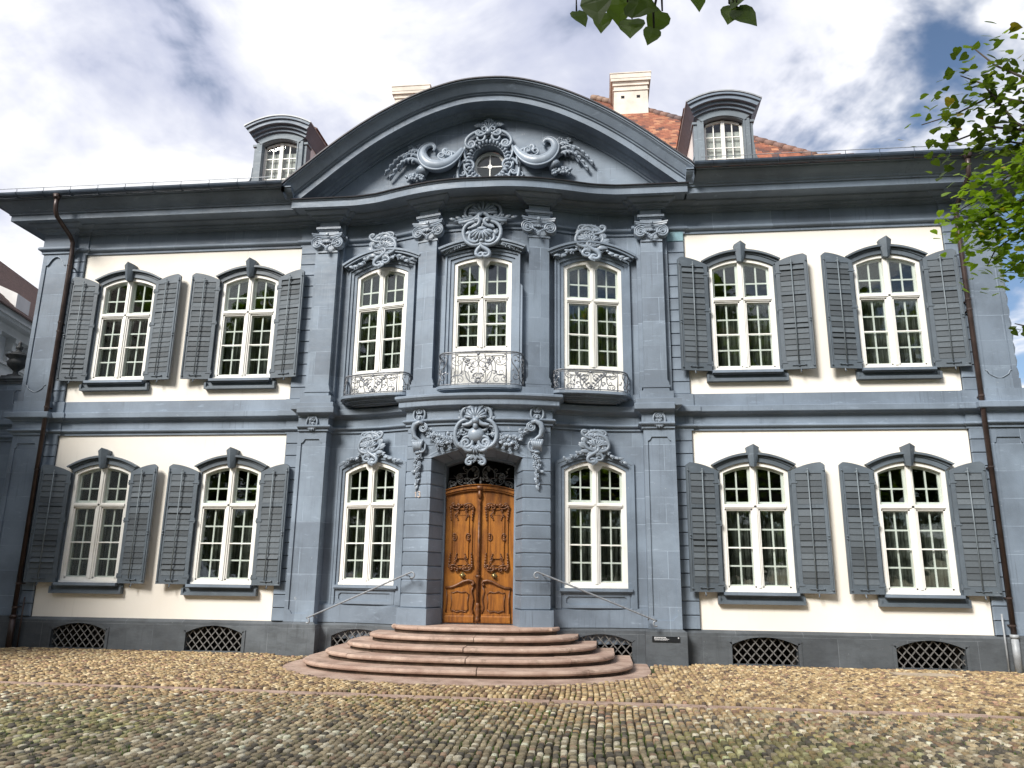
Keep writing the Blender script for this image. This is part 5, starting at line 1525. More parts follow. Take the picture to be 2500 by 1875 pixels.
# ------------------------------------------------------------------ chimneys
for sx in (-1, 1):
    cx, y0, y1 = sx * 3.345, 5.7, 6.7
    s = MB(); hw = .50
    s.box(cx - hw, cx + hw, y0, y1, 12.5, 15.72)
    for hx in (-.22, .22):
        pass
    ch = s.build('chimney', M['chimney'], mansion)
    s = MB()
    for e, z0, z1 in ((.025, 15.55, 15.585), (.035, 15.72, 15.80), (.05, 15.80, 15.84), (.09, 15.84, 15.93), (.10, 15.93, 16.08), (.115, 16.08, 16.11)):
        s.box(cx - hw - e, cx + hw + e, y0 - e, y1 + e, z0, z1)
    s.build('chimney_cap', M['chimney'], ch)
    s = MB()
    for hx in (-.24, .22): s.box(cx + hx - .05, cx + hx + .05, y0 - .004, y0 + .03, 15.30, 15.39)
    s.build('flue_vent', M['dark'], ch)
    s = MB(); s.box(cx - hw - .03, cx + hw + .03, y0 - .03, y1 + .03, 13.9, 14.62); s.build('chimney_flashing', M['pipe_grey'], ch)

# ------------------------------------------------------------------ dormers
M['slate_old'] = slate_paint('weathered_slate', (0.17, 0.205, 0.235), wear=2.0, rough=0.6)
for sx in (-1, 1):
    cx = sx * 5.05; yd = .65
    B = lambda hw, z0, rise: [(cx + t * hw, z0 + rise * (1 - t * t)) for t in frange(-1, 1, 18)]
    s = MB()
    for q in (-1, 1):
        a, b_ = sorted((cx + q * .42, cx + q * .56)); s.box(a, b_, yd, yd + .25, 9.95, 11.24)
        a, b_ = sorted((cx + q * .56, cx + q * .635)); s.box(a, b_, yd + .05, yd + .3, 9.95, 11.16)
        a, b_ = sorted((cx + q * .555, cx + q * .665)); s.box(a, b_, yd + .02, yd + .3, 11.16, 11.215)
        a, b_ = sorted((cx + q * .425, cx + q * .455)); s.box(a, b_, yd - .015, yd, 10.0, 11.20)
    s.band_xz(B(.42, 11.19, .12), B(.62, 11.34, .20), yd, yd + .3)
    s.band_xz(B(.455, 11.195, .125), B(.50, 11.225, .14), yd - .02, yd)
    s.box(cx - .56, cx + .56, yd + .02, yd + .3, 9.9, 10.12)
    dm = s.build('dormer', M['slate_old'], mansion)
    c = MB()
    for (h0, z0, r0, h1, z1, r1, yy) in ((.62, 11.30, .19, .66, 11.36, .20, -.05), (.66, 11.36, .20, .70, 11.42, .21, -.11), (.70, 11.42, .21, .76, 11.50, .22, -.19), (.76, 11.50, .22, .79, 11.545, .23, -.23)):
        c.band_xz(B(h0, z0, r0), B(h1, z1, r1), yd + yy, 3.6)
    c.build('dormer_cornice', M['slate'], dm)
    c = MB(); c.band_xz(B(.80, 11.548, .232), B(.81, 11.575, .235), yd - .25, 3.9); c.build('dormer_flashing', M['pipe_grey'], dm)
    c = MB()
    for q in (-1, 1):
        a, b_ = sorted((cx + q * .56, cx + q * .60)); c.box(a, b_, yd + .3, 4.0, 9.6, 11.40)
    c.build('dormer_cheek', M['nb_white'], dm)
    # scrolled feet
    for q in (-1, 1):
        o = Orn(cx + q * .665, 10.18, yd + .10, None, 1.0, q)
        o.mb.prism_xz([(cx + q * (.60 + dx), z) for dx, z in ((0, 9.95), (.19, 9.95), (.20, 10.10), (.165, 10.24), (.09, 10.30), (.055, 10.42), (.03, 10.62), (0, 10.75))][::q], yd + .06, yd + .3)
        sp = []
        for i in range(26):
            t = i / 25; r = .085 * (1 - t) ** .8 + .01; a = pi / 2 - t * 2 * 2 * pi; sp.append((.035 + r * cos(a), -.02 + r * sin(a), .05))
        o.curve(sp, [.013] * 26); o.curve([(-.03, .45, .045), (-.02, .22, .045), (.02, .10, .05), (.06, .06, .05)], .013, taper=False)
        o.mb.build('foot_scroll', M['slate_old'], dm, smooth=False)
    # casement
    A = lambda x: 11.17 + .11 * (1 - ((x - cx) / .42) ** 2)
    w = MB(); yw = yd + .13
    xs = frange(cx - .40, cx + .40, 12)
    w.band_xz([(x, A(x) - .05) for x in xs], [(x, A(x) + .0) for x in xs], yw, yw + .05)
    for (a, b_) in ((-.42, -.36), (.36, .42), (-.04, .04)): w.prism_xz([(cx + a, 10.0), (cx + b_, 10.0), (cx + b_, A(cx + b_)), (cx + a, A(cx + a))], yw - (.012 if abs(a) < .1 else 0), yw + .05)
    w.box(cx - .36, cx + .36, yw, yw + .05, 10.0, 10.10)
    zl = [10.10, 10.36, 10.62, 10.88, 11.15]
    for q in (-1, 1):
        a, b_ = sorted((cx + q * .04, cx + q * .36)); xm = (a + b_) / 2
        w.prism_xz([(xm - .011, 10.1), (xm + .011, 10.1), (xm + .011, A(xm) - .05), (xm - .011, A(xm) - .05)], yw + .008, yw + .035)
        for z in zl[1:4]: w.box(a, b_, yw + .01, yw + .033, z - .011, z + .011)
    w.build('dormer_casement', M['white'], dm)
    for q in (-1, 1):
        a, b_ = sorted((cx + q * .04, cx + q * .36)); xm = (a + b_) / 2
        for k in range(4):
            for (u0, u1) in ((a, xm - .011), (xm + .011, b_)):
                p = MB(); z0 = zl[k] + .011
                p.prism_xz([(u0, z0), (u1, z0), (u1, zl[k + 1] - .011 if k < 3 else A(u1) - .05), (u0, zl[k + 1] - .011 if k < 3 else A(u0) - .05)], yw + .02, yw + .024); p.build('dormer_pane', M['glass'], dm)
    p = MB(); p.box(cx - .42, cx + .42, yw + .09, yw + .10, 10.0, 11.05); p.build('dormer_blind', M['blind'], dm)
    p = MB(); p.box(cx - .55, cx + .55, yw + .35, yw + .36, 9.9, 11.4); p.build('dormer_lining', M['dark'], dm)
    # curved tile roof of the dormer: courses seen edge-on
    for k in range(16):
        p = MB(); yy = .75 + k * .17
        p.band_xz(B(.80, 11.585 + .0, .236), B(.83, 11.625, .24), yy, yy + .19); p.build('dormer_tile_course', M['dark_roof'], dm)

# ================================================================== entrance steps
steps = empty('entrance_steps', (0, -1.2, 0))
tag(steps, 'five curved red sandstone steps rising to the oak door', 'steps')
def oval(hw, yc, b, e, th):
    c, s_ = cos(th), sin(th)
    return ((hw + e) * (1 if c > 0 else -1) * abs(c) ** .82, yc - (b + e) * abs(s_) ** .92)
STEP = [(1.51, -.50, .75, .615), (1.83, -.72, 1.0, .490), (2.15, -.92, 1.2, .365), (2.45, -1.10, 1.42, .243), (2.74, -1.30, 1.62, .122)]
random.seed(12)
for i, (hw, yc, b_, zt) in enumerate(STEP):
    zb = STEP[i + 1][3] - .01 if i < 4 else -.05
    s = MB(); th = frange(0, pi, 48)
    ring = [oval(hw, yc, b_, -.055, t) for t in th]
    poly = [(hw - .055, .0)] + ring + [(-hw + .055, .0)]
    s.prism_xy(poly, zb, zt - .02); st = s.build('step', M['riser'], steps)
    cuts = sorted([0] + [pi * (k + 1) / (4 if i > 0 else 3) + random.uniform(-.12, .12) for k in range(3 if i > 0 else 2)] + [pi])
    for a0, a1 in zip(cuts, cuts[1:]):
        s = MB(); n = 14; tt = frange(a0 + .0022, a1 - .0022, n); dz = random.uniform(-.003, .003); lay = []
        for (e, z) in ((-.03, zt - .068), (-.006, zt - .058), (.004, zt - .036), (-.002, zt - .014), (-.022, zt)):
            lay.append([(*oval(hw, yc, b_, e, t), z + dz) for t in tt])
        inner = [oval(max(.3, hw - .62), yc + (0.35 if i == 0 else .1), max(.2, b_ - .62), 0, t) for t in tt]
        vs = [p for l in lay for p in l] + [(p[0], p[1], zt + dz) for p in inner] + [(p[0], p[1], zt - .068) for p in inner]; m_ = n + 1
        fs = [(r * m_ + j, r * m_ + j + 1, (r + 1) * m_ + j + 1, (r + 1) * m_ + j) for r in range(5) for j in range(n)] + [(5 * m_ + j, 5 * m_ + j + 1, 6 * m_ + j + 1, 6 * m_ + j) for j in range(n)] + [(6 * m_ + j, 6 * m_ + j + 1, j + 1, j) for j in range(n)]
        fs += [tuple(r * m_ for r in range(7)), tuple(r * m_ + n for r in range(7))[::-1]]
        s.add(vs, fs); s.build('tread_stone', M['sandstone'], st)
    if i == 0:
        s = MB(); s.prism_xy([(1.40, -.05), (1.40, -.9), (-1.40, -.9), (-1.40, -.05)], zt - .04, zt - .004); s.build('landing_stone', M['sandstone'], st)
    else:
        for q in (-1, 1):
            s = MB(); x0, x1 = sorted((q * (hw - .62), q * hw)); s.box(x0, x1, yc, -.02, zt - .07, zt - .002); s.build('tread_stone', M['sandstone'], st)
s = MB(); s.prism_xy([(3.02, -.3)] + [oval(3.03, -1.25, 2.28, 0, t) for t in frange(0, pi, 48)] + [(-3.02, -.3)], -.06, .008); s.build('base_slab', M['sandstone'], steps)

# ================================================================== handrails, downpipes, plaque, number
def handrail(sx, label):
    lo = at_y(748 if sx < 0 else 1604, 1509 if sx < 0 else 1516, -.50); hi = at_y(1003 if sx < 0 else 1314, 1397 if sx < 0 else 1397, -.93)
    lo = Vector((sx * abs(lo.x), lo.y, lo.z)); hi = Vector((sx * abs(hi.x), hi.y, hi.z))
    r = empty('handrail', (round((lo.x + hi.x) / 2, 3), -.8, .6)); tag(r, label, 'handrail', 'iron handrails beside the entrance steps')
    d = (hi - lo); L = d.length; e1 = d.normalized(); up = Vector((0, 0, 1)); up = (up - e1 * up.dot(e1)).normalized()
    pts = []
    for i in range(15):
        t = i / 14; a = -pi / 2 - pi * 1.35 * (1 - t); rr = .055 * (.55 + .45 * t); pts.append(lo + e1 * (rr * cos(a + pi) * 1.0) + up * (-.055 + rr * sin(a + pi)))
    mid = [lo + d * t for t in frange(.03, .97, 12)]
    end = []
    for i in range(15):
        t = i / 14; a = pi / 2 - pi * 1.35 * t; rr = .06 * (1 - .4 * t); end.append(hi + e1 * (rr * cos(a)) + up * (-.06 + rr * sin(a)))
    s = MB(); s.tube(pts + mid + end, .0155, 8); s.build('rail', M['iron_light'], r, smooth=True)
    s = MB(); s.tube([lo + d * .07, lo + d * .07 + Vector((0, .02, -.03)), lo + d * .07 + Vector((0, .16, -.05))], .011, 6); s.build('bracket', M['iron_light'], r, smooth=True)
    s = MB(); s.tube([hi - d * .04, hi - d * .04 + Vector((0, .04, -.03)), hi - d * .04 + Vector((0, .20, -.03))], .011, 6); s.build('bracket', M['iron_light'], r, smooth=True)
handrail(-1, 'grey iron handrail left of the entrance steps, below the house number')
handrail(1, 'grey iron handrail right of the entrance steps, ending above the black plaque')

def downpipe(sx, label):
    r = empty('downpipe', (sx * 9.16, -.22, 0)); tag(r, label, 'downpipe', 'brown downpipes at the two ends of the facade')
    x = sx * 9.165
    s = MB()
    s.lathe([(.05, 0), (.075, .09), (.085, .10), (.06, .0)], (x, -.93, 9.15), 12)
    s.tube([(x, -.93, 9.20), (x, -.925, 9.0), (x, -.90, 8.88), (x, -.84, 8.79), (x + sx * .02, -.40, 8.60), (x + sx * .02, -.30, 8.54), (x, -.25, 8.44), (x, -.235, 8.2), (x, -.235, .52)], .046, 12)
    p = s.build('pipe', M['pipe'], r, smooth=True)
    for z in (7.9, 6.6, 6.4, 4.75, 3.45, 1.2, .75):
        s = MB(); s.tube([(x, -.235, z), (x, -.235, z + .03)], .055, 12); s.box(x - .012, x + .012, -.2, -.02, z, z + .025); s.build('clamp', M['pipe'], r)
    s = MB(); s.tube([(x, -.235, -.02), (x, -.235, .60)], .058, 12); s.tube([(x, -.235, .56), (x, -.235, .62)], .07, 12); s.tube([(x - sx * .12, -.16, -.02), (x - sx * .12, -.16, .95)], .016, 6); s.build('standpipe', M['pipe_grey'] if sx > 0 else M['pipe'], r, smooth=True)
downpipe(-1, 'dark brown downpipe beside the left end pilaster, next to the garden wall')
downpipe(1, 'brown downpipe with pale grey foot beside the right end pilaster, behind the leaves')

pq = empty('plaque', (3.36, -.36, .434)); tag(pq, 'small black information plaque on the plinth right of the steps', 'plaque')
s = MB(); s.box(3.12, 3.60, -.374, -.355, .386, .482); s.build('plate', M['black_sign'], pq)
random.seed(2); s = MB()
for (z, h, x0, x1) in ((.462, .013, 3.157, 3.36), (.444, .007, 3.157, 3.375), (.432, .007, 3.157, 3.405), (.420, .007, 3.165, 3.385)):
    x = x0
    while x < x1:
        w = random.uniform(.006, .014) * (1.2 if h > .01 else 1); s.box(x, x + w, -.3755, -.3745, z - h / 2 * random.uniform(.6, 1), z + h / 2); x += w + (.003 if random.random() < .8 else .009)
s.box(3.565, 3.585, -.3755, -.3745, .448, .468); s.build('print', M['white_print'], pq)
nb = empty('house_number', (-1.10, yfront(1.1, .31), 2.86)); tag(nb, 'pale painted house number 13 left of the door', 'house number')
def strokes(name, polys, x0):
    s = MB()
    for pl in polys: s.tube([(x0 + px, yfront(x0 + px, .303), 2.865 + pz) for px, pz in pl], .009, 6)
    s.build(name, M['number'], nb)
strokes('digit_one', [[(-.012, .075), (.012, .10), (.012, 0)]], -1.145)
strokes('digit_three', [[(-.02, .09), (0, .103), (.022, .09), (.02, .065), (-.002, .055)], [(-.002, .055), (.024, .045), (.026, .015), (0, -.002), (-.024, .012)]], -1.072)

# ================================================================== garden wall, urn, neighbour
gw = empty('garden_wall', (-12, .6, 0)); tag(gw, 'blue grey panelled garden wall joining the left corner of the mansion', 'wall')
zt_w = at_y(10, 927, .6).z
s = MB(); s.box(-15.5, -9.93, .6, 1.0, -.3, zt_w - .02)
s.sweep(PROF_STRING, [(-15.5, .6), (-9.96, .6)])
s.build('wall', M['slate_wall'], gw)
s = MB(); s.box(-15.5, -9.95, .50, 1.08, zt_w, zt_w + .05); s.box(-15.5, -9.95, .54, 1.05, zt_w - .05, zt_w); s.box(-15.5, -9.95, .57, 1.03, zt_w - .10, zt_w - .05); s.build('coping', M['slate_dark'], gw)
for k in range(4):
    xc = -10.42 - k * 1.15; s = MB(); zc = zt_w - .42; q = [(-.24, -.13), (-.19, -.18), (.19, -.18), (.24, -.13), (.24, .13), (.19, .18), (-.19, .18), (-.24, .13), (-.24, -.13)]
    s.tube([(xc + a, .597, zc + b) for a, b in q], .014, 5); s.build('panel_bead', M['slate_orn'], gw)
up = at_y(36, 921, .80)
urn = empty('stone_urn', (round(up.x, 3), .80, zt_w + .05)); tag(urn, 'dark lidded stone urn on top of the garden wall', 'urn')
s = MB(); U = (up.x, .80, zt_w + .05)
s.box(U[0] - .20, U[0] + .20, .62, .98, U[2], U[2] + .06); s.lathe([(.15, .06), (.16, .09), (.06, .13), (.05, .19), (.09, .23), (.19, .32), (.21, .40), (.17, .44), (.16, .47), (.25, .53), (.26, .55), (.20, .58)], U, 18)
s.build('bowl', M['urn'], urn, smooth=True)
s = MB(); s.lathe([(.20, .58), (.13, .63), (.06, .66), (.045, .70), (.08, .73), (.075, .77), (.03, .80), (.045, .84), (.03, .88), (.008, .91)], U, 14); s.build('lid', M['urn'], urn, smooth=True)

ND = Vector((-.223, .975, 0)); NPp = Vector((-.975, -.223, 0))
E0 = at_dist(30, 764, 24.0)
nh = empty('neighbour_house', (round(E0.x, 2), round(E0.y, 2), 0)); tag(nh, 'white house with dark brown tiled roof and bracketed eaves far left', 'house')
def nq(t, off, z): v = E0 + ND * t + NPp * off; return (v.x, v.y, z)
ze = E0.z
def nbox(s, t0, t1, o0, o1, z0, z1):
    s.add([nq(t0, o0, z0), nq(t1, o0, z0), nq(t1, o1, z0), nq(t0, o1, z0), nq(t0, o0, z1), nq(t1, o0, z1), nq(t1, o1, z1), nq(t0, o1, z1)],
          [(0, 1, 5, 4), (1, 2, 6, 5), (2, 3, 7, 6), (3, 0, 4, 7), (4, 5, 6, 7), (3, 2, 1, 0)])
s = MB(); nbox(s, -10, 14, .55, 9, -.3, ze - .1); s.build('wall', M['nb_white'], nh)
s = MB(); nbox(s, -10, 14, -.02, .6, ze - .12, ze + .05); nbox(s, -10, 14, .06, .6, ze - .2, ze - .12); nbox(s, -10, 14, .30, .6, ze - .42, ze - .2); nbox(s, -10, 14, .47, .6, ze - 1.15, ze - 1.08); s.build('eaves_cornice', M['nb_white'], nh)
for k in range(-4, 12):
    s = MB(); t = k * .95; nbox(s, t, t + .2, .28, .6, ze - .55, ze - .42); nbox(s, t + .02, t + .18, .36, .6, ze - .75, ze - .55); nbox(s, t + .04, t + .16, .46, .6, ze - 1.05, ze - .75); s.build('bracket', M['nb_white'], nh)
# ridge from the sight line through the photo's skyline
d = ray(0, 640); o_r = 4.6; nrm = NPp; k = (E0 + NPp * o_r - Vector(CAM)).dot(nrm) / d.dot(nrm); RZn = (Vector(CAM) + d * k).z
s = MB()
s.add([nq(-10, -.1, ze + .02), nq(14, -.1, ze + .02), nq(14, o_r, RZn), nq(-10, o_r, RZn), nq(14, 2 * o_r, ze), nq(-10, 2 * o_r, ze)], [(0, 1, 2, 3), (3, 2, 4, 5)])
nroof = s.build('roof', M['dark_roof'], nh, recalc=False)
nrow = 34
for i in range(nrow):
    a0, a1 = i / nrow, (i + 1.25) / nrow; a1 = min(a1, 1); s = MB(); o0, o1 = -.1 + (o_r + .1) * a0, -.1 + (o_r + .1) * a1; z0, z1 = ze + .02 + (RZn - ze) * a0, ze + .02 + (RZn - ze) * a1
    s.add([nq(-10, o0, z0 + .05), nq(14, o0, z0 + .05), nq(14, o1, z1 + .03), nq(-10, o1, z1 + .03), nq(-10, o0, z0), nq(14, o0, z0)], [(0, 1, 2, 3), (4, 5, 1, 0)]); s.build('tile_course', M['dark_roof'], nroof, recalc=False)
for tt in (-1.3, .35):
    a = .16; s = MB(); b0, b1 = .05, .20
    P0 = [nq(tt, -.1 + (o_r + .1) * b0, ze + (RZn - ze) * b0 + .45), nq(tt + .7, -.1 + (o_r + .1) * b0, ze + (RZn - ze) * b0 + .45), nq(tt + .7, -.1 + (o_r + .1) * b1, ze + (RZn - ze) * b1 + .12), nq(tt, -.1 + (o_r + .1) * b1, ze + (RZn - ze) * b1 + .12)]
    s.add(P0 + [(p[0], p[1], p[2] - .5) for p in P0], [(0, 1, 2, 3), (0, 4, 5, 1), (1, 5, 6, 2), (3, 7, 4, 0)]); s.build('skylight', M['nb_white'], nh, recalc=False)

# ================================================================== ground
random.seed(8)
s = MB(); s.add([(-90, -90, -.028), (90, -90, -.028), (90, 60, -.028), (-90, 60, -.028)], [(0, 1, 2, 3)])
ground = s.build('ground', M['joint'], None); tag(ground, 'cobbled forecourt with mossy joints', kind='structure')
def kerb_y(x): return -4.46 - .0243 * (x + 5.88)
def in_steps(x, y): return y > -1.25 and abs(x) < 3.08 or (x / 3.08) ** 2 + ((y + 1.25) / 2.33) ** 2 < 1
x = -13.0; KS = []
while x < 12:
    L = random.uniform(.35, .85); s = MB(); w = random.uniform(.045, .06); e = .006
    y0, y1 = kerb_y(x), kerb_y(x + L); zt = random.uniform(-.004, .006)
    for row_ in (-1, 1):
        s = MB(); c0, c1 = y0 + row_ * .062, y1 + row_ * .062
        s.add([(x + e, c0 - w, -.05), (x + L - e, c1 - w, -.05), (x + L - e, c1 + w, -.05), (x + e, c0 + w, -.05), (x + 2 * e, c0 - w + .01, zt), (x + L - 2 * e, c1 - w + .01, zt), (x + L - 2 * e, c1 + w - .01, zt), (x + 2 * e, c0 + w - .01, zt)],
              [(0, 1, 5, 4), (1, 2, 6, 5), (2, 3, 7, 6), (3, 0, 4, 7), (4, 5, 6, 7)]); s.build('kerb_stone', M['sandstone'], ground)
    x += L
SLABR = (6.95, 7.95, -1.0, -.62)
cv = empty('stone_cover', (7.45, -.8, 0)); tag(cv, 'pale rectangular stone cover set in the cobbles below the right cellar window', 'cover')
for k in range(2):
    s = MB(); x0 = SLABR[0] + k * .5; s.prism_xy([(x0 + .004, SLABR[2]), (x0 + .496, SLABR[2]), (x0 + .496, SLABR[3]), (x0 + .004, SLABR[3])], -.04, .012); s.build('slab', M['paving'], cv)
import numpy as np
rng = np.random.default_rng(5)
def cobble_verts(w, l, h, rot):
    n = 7; a = np.arange(n) * 2 * pi / n + rng.uniform(0, 1)
    def ring(k, z, p=.72):
        c, s_ = np.cos(a), np.sin(a); jit = rng.uniform(.9, 1.06, n)
        xx = np.sign(c) * np.abs(c) ** p * w * k * jit; yy = np.sign(s_) * np.abs(s_) ** p * l * k * jit
        return np.stack([xx * cos(rot) - yy * sin(rot), xx * sin(rot) + yy * cos(rot), np.full(n, z)], 1)
    return np.concatenate([ring(1.0, -.03), ring(.97, h * .45), ring(.76, h * .93), np.array([[0, 0, h]])])
CF = [(i + r * 7, (i + 1) % 7 + r * 7, (i + 1) % 7 + (r + 1) * 7, i + (r + 1) * 7) for r in range(2) for i in range(7)] + [(14 + i, 14 + (i + 1) % 7, 21) for i in range(7)]
def cob_col(x, y):
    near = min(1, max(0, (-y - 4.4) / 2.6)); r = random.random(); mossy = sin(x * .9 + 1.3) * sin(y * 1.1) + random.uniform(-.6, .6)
    far_p = [((.42, .31, .165), 34), ((.33, .23, .12), 26), ((.52, .42, .26), 16), ((.21, .14, .085), 14), ((.12, .085, .06), 9), ((.31, .19, .125), 6)]
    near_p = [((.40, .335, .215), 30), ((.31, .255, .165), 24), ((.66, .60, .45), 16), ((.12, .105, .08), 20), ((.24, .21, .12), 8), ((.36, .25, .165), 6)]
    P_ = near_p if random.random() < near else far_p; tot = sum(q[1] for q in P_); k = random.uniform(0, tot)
    for c, w in P_:
        k -= w
        if k <= 0: break
    m_ = random.uniform(.72, 1.36); c = [min(.8, q * m_) for q in c]
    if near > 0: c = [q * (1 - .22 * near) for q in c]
    if mossy > .75 and y < -4.5: c = [c[0] * .78, c[1] * .84, c[2] * .6]
    return (*c, 1)
cob = []
x = -15.0
while x < 15:
    wcol = random.uniform(.060, .082); y = -11.0 + random.uniform(0, .1)
    xm = x + wcol / 2
    while y < -.14:
        ln = random.choice((.07, .08, .09, .10, .12)) * random.uniform(.9, 1.1); ym = y + ln / 2; dd = ym - CAM[1]
        wob = .018 * sin(ym * 1.3 + xm * .4) + .006 * sin(ym * 3.1 + xm) + random.gauss(0, .004)
        X = xm + wob
        if CAM[0] - .80 * dd - 1.6 < X < CAM[0] + .62 * dd + 1.6 and not in_steps(X, ym) and abs(ym - kerb_y(X)) > .17 and not (SLABR[0] - .04 < X < SLABR[1] + .04 and SLABR[2] - .04 < ym < SLABR[3] + .04) \
           and not (abs(X) > 2.95 and abs(X) < 3.8 and ym > -.42) and not (abs(X) > 9.15 and ym > -.3):
            cob.append((X, ym, wcol / 2 * .93, ln / 2 * .93, random.uniform(.010, .022), random.uniform(-.12, .12)))
        y += ln + .004
    x += wcol + .005
# the 300 stones that show largest become objects
def px_of(X, Y, Zv):
    d = Vector((X, Y, Zv)) - Vector(CAM); zc = d.dot(_f); return 1250 + FPX * d.dot(_r2) / zc, 937.5 - FPX * d.dot(_u2) / zc
inview = []
for i, c in enumerate(cob):
    if c[1] < -5.6:
        u, v = px_of(c[0], c[1], 0)
        if 15 < u < 2485 and v < 1868: inview.append((c[1], i))
inview.sort(); near_set = set(i for _, i in inview[:300])
CM_ = []
for k in range(8):
    me = bpy.data.meshes.new('cobble'); me.from_pydata([tuple(map(float, p)) for p in cobble_verts(.046, .052, .02, 0)], [], CF); me.polygons.foreach_set('use_smooth', [True] * len(CF)); me.materials.append(M['cobble']); me.update(); CM_.append(me)
V = []; Cc = []; 
for i, c in enumerate(cob):
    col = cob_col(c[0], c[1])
    if i in near_set:
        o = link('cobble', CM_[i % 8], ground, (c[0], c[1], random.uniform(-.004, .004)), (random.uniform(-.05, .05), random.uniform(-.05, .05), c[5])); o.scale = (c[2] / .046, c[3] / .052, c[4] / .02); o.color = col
    else:
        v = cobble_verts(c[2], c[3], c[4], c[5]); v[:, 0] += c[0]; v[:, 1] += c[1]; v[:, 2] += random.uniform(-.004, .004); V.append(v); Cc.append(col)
V = np.concatenate(V); nS = len(Cc); print('cobbles', nS + len(near_set))
me = bpy.data.meshes.new('cobbles'); base_f = CF
loops = np.concatenate([np.array([q for f_ in CF for q in f_])[None, :] + 22 * np.arange(nS)[:, None]]).ravel()
sizes = np.tile(np.array([len(f_) for f_ in CF]), nS); starts = np.concatenate([[0], np.cumsum(sizes)[:-1]])
me.vertices.add(len(V)); me.vertices.foreach_set('co', V.astype(np.float32).ravel()); me.loops.add(len(loops)); me.loops.foreach_set('vertex_index', loops.astype(np.int32))
me.polygons.add(len(sizes)); me.polygons.foreach_set('loop_start', starts.astype(np.int32)); me.polygons.foreach_set('loop_total', sizes.astype(np.int32)); me.polygons.foreach_set('use_smooth', np.ones(len(sizes), dtype=bool))
me.update(calc_edges=True); me.validate()
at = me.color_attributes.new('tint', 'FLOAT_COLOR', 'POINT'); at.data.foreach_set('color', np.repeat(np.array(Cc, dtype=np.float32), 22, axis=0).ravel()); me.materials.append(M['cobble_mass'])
o = link('cobbles', me, ground); o['kind'] = 'stuff'
# grass in the joints of the foreground
s = MB(); random.seed(77); n_b = 0
for c in cob:
    if c[1] > -4.0: continue
    pr_ = .16 * min(1, (-c[1] - 3.6) / 2.2) * (1.8 if sin(c[0] * 1.3) + sin(c[1] * 1.9 + c[0]) > .2 else .4)
    if random.random() < pr_:
        x0, y0 = c[0] + c[2] * 1.06, c[1] + random.uniform(-1, 1) * c[3]
        for k in range(random.randint(3, 7)):
            a = random.uniform(0, 2 * pi); h = random.uniform(.012, .04); w = .004; lx, ly = cos(a), sin(a); le = random.uniform(.2, .9) * h
            bx, by = x0 + random.uniform(-.012, .012), y0 + random.uniform(-.03, .03)
            s.add([(bx - ly * w, by + lx * w, -.01), (bx + ly * w, by - lx * w, -.01), (bx + lx * le * .5 + ly * w * .6, by + ly * le * .5 - lx * w * .6, h * .7), (bx + lx * le, by + ly * le, h), (bx + lx * le * .5 - ly * w * .6, by + ly * le * .5 + lx * w * .6, h * .7)], [(0, 1, 2, 4), (4, 2, 3)])
g_o = s.build('joint_grass', M['grass'], None, recalc=False); tag(g_o, 'short grass and moss growing between the foreground cobbles', 'grass', kind='stuff')

# ================================================================== trees
def leaf_shape(n=9):
    vs = [(0, 0, 0)]; fs = []
    out = [(0, .04), (.22, -.06), (.42, .06), (.48, .30), (.38, .58), (.18, .84), (0, 1.08)]
    R = [(x, y, -.10 * abs(x) + .06 * sin(y * 3)) for x, y in out]; Lf = [(-x, y, z) for x, y, z in R[1:-1]][::-1]
    mid = [(0, .35, .03), (0, .68, .0)]
    vs = R + Lf + mid; k = len(R) + len(Lf)
    m1, m2 = k, k + 1
    fs = [(0, 1, 2, m1), (m1, 2, 3, m2), (3, 4, m2), (m2, 4, 5), (m2, 5, 6), (m2, 6, 7), (m2, 7, 8), (m2, 8, 9), (m1, m2, 9, 10), (0, m1, 10, 11)]
    return vs, fs
LV, LF = leaf_shape()
_l = MB(); _l.add(LV, LF); LEAF = _l.mesh('leaf', M['leaf'], smooth=False, recalc=False)
tree = empty('linden_tree', (8.4, -10.2, 0)); tag(tree, 'leafy green linden tree whose branches reach in from the right and above', 'tree')
TP = Vector((8.4, -10.2, 0))
def limb(name, pts, r0, r1, parent, n=8):
    s = MB(); m_ = len(pts); s.tube(pts, [r0 + (r1 - r0) * i / (m_ - 1) for i in range(m_)], n); return s.build(name, M['bark'], parent, smooth=True)
trunk = limb('trunk', [(8.4, -10.2, -.05), (8.42, -10.18, 1.0), (8.36, -10.22, 2.6), (8.45, -10.1, 4.2), (8.4, -10.1, 5.8), (8.5, -10.0, 8.5)], .26, .10, tree, 12)
leaves = []          # (pos, matrix, size, colour)
random.seed(15)
def leaf_at(p, size, facing=None, tipdown=.6, col=None):
    # orientation: normal mostly up or to the camera, tip hanging
    if facing is None: nrm = Vector((random.gauss(0, .55), random.gauss(-.15, .55), 1)).normalized()
    else: nrm = (facing + Vector((random.gauss(0, .3), random.gauss(0, .3), random.gauss(0, .3)))).normalized()
    tip = Vector((random.gauss(0, .7), random.gauss(0, .7), -tipdown)); tip = (tip - nrm * tip.dot(nrm))
    if tip.length < 1e-3: tip = nrm.orthogonal()
    tip.normalize(); xax = tip.cross(nrm)
    Mx = Matrix((xax, tip, nrm)).transposed().to_4x4(); leaves.append((Vector(p), Mx, size, col or leaf_col()))
def leaf_col(b=0.0):
    k = random.uniform(.75, 1.25); r = random.random()
    c = (.075, .120, .018) if r < .5 else (.105, .165, .022) if r < .85 else (.16, .22, .03)
    if random.random() < .02: c = (.28, .22, .03)
    return (c[0] * k + b, c[1] * k + b, c[2] * k, 1)
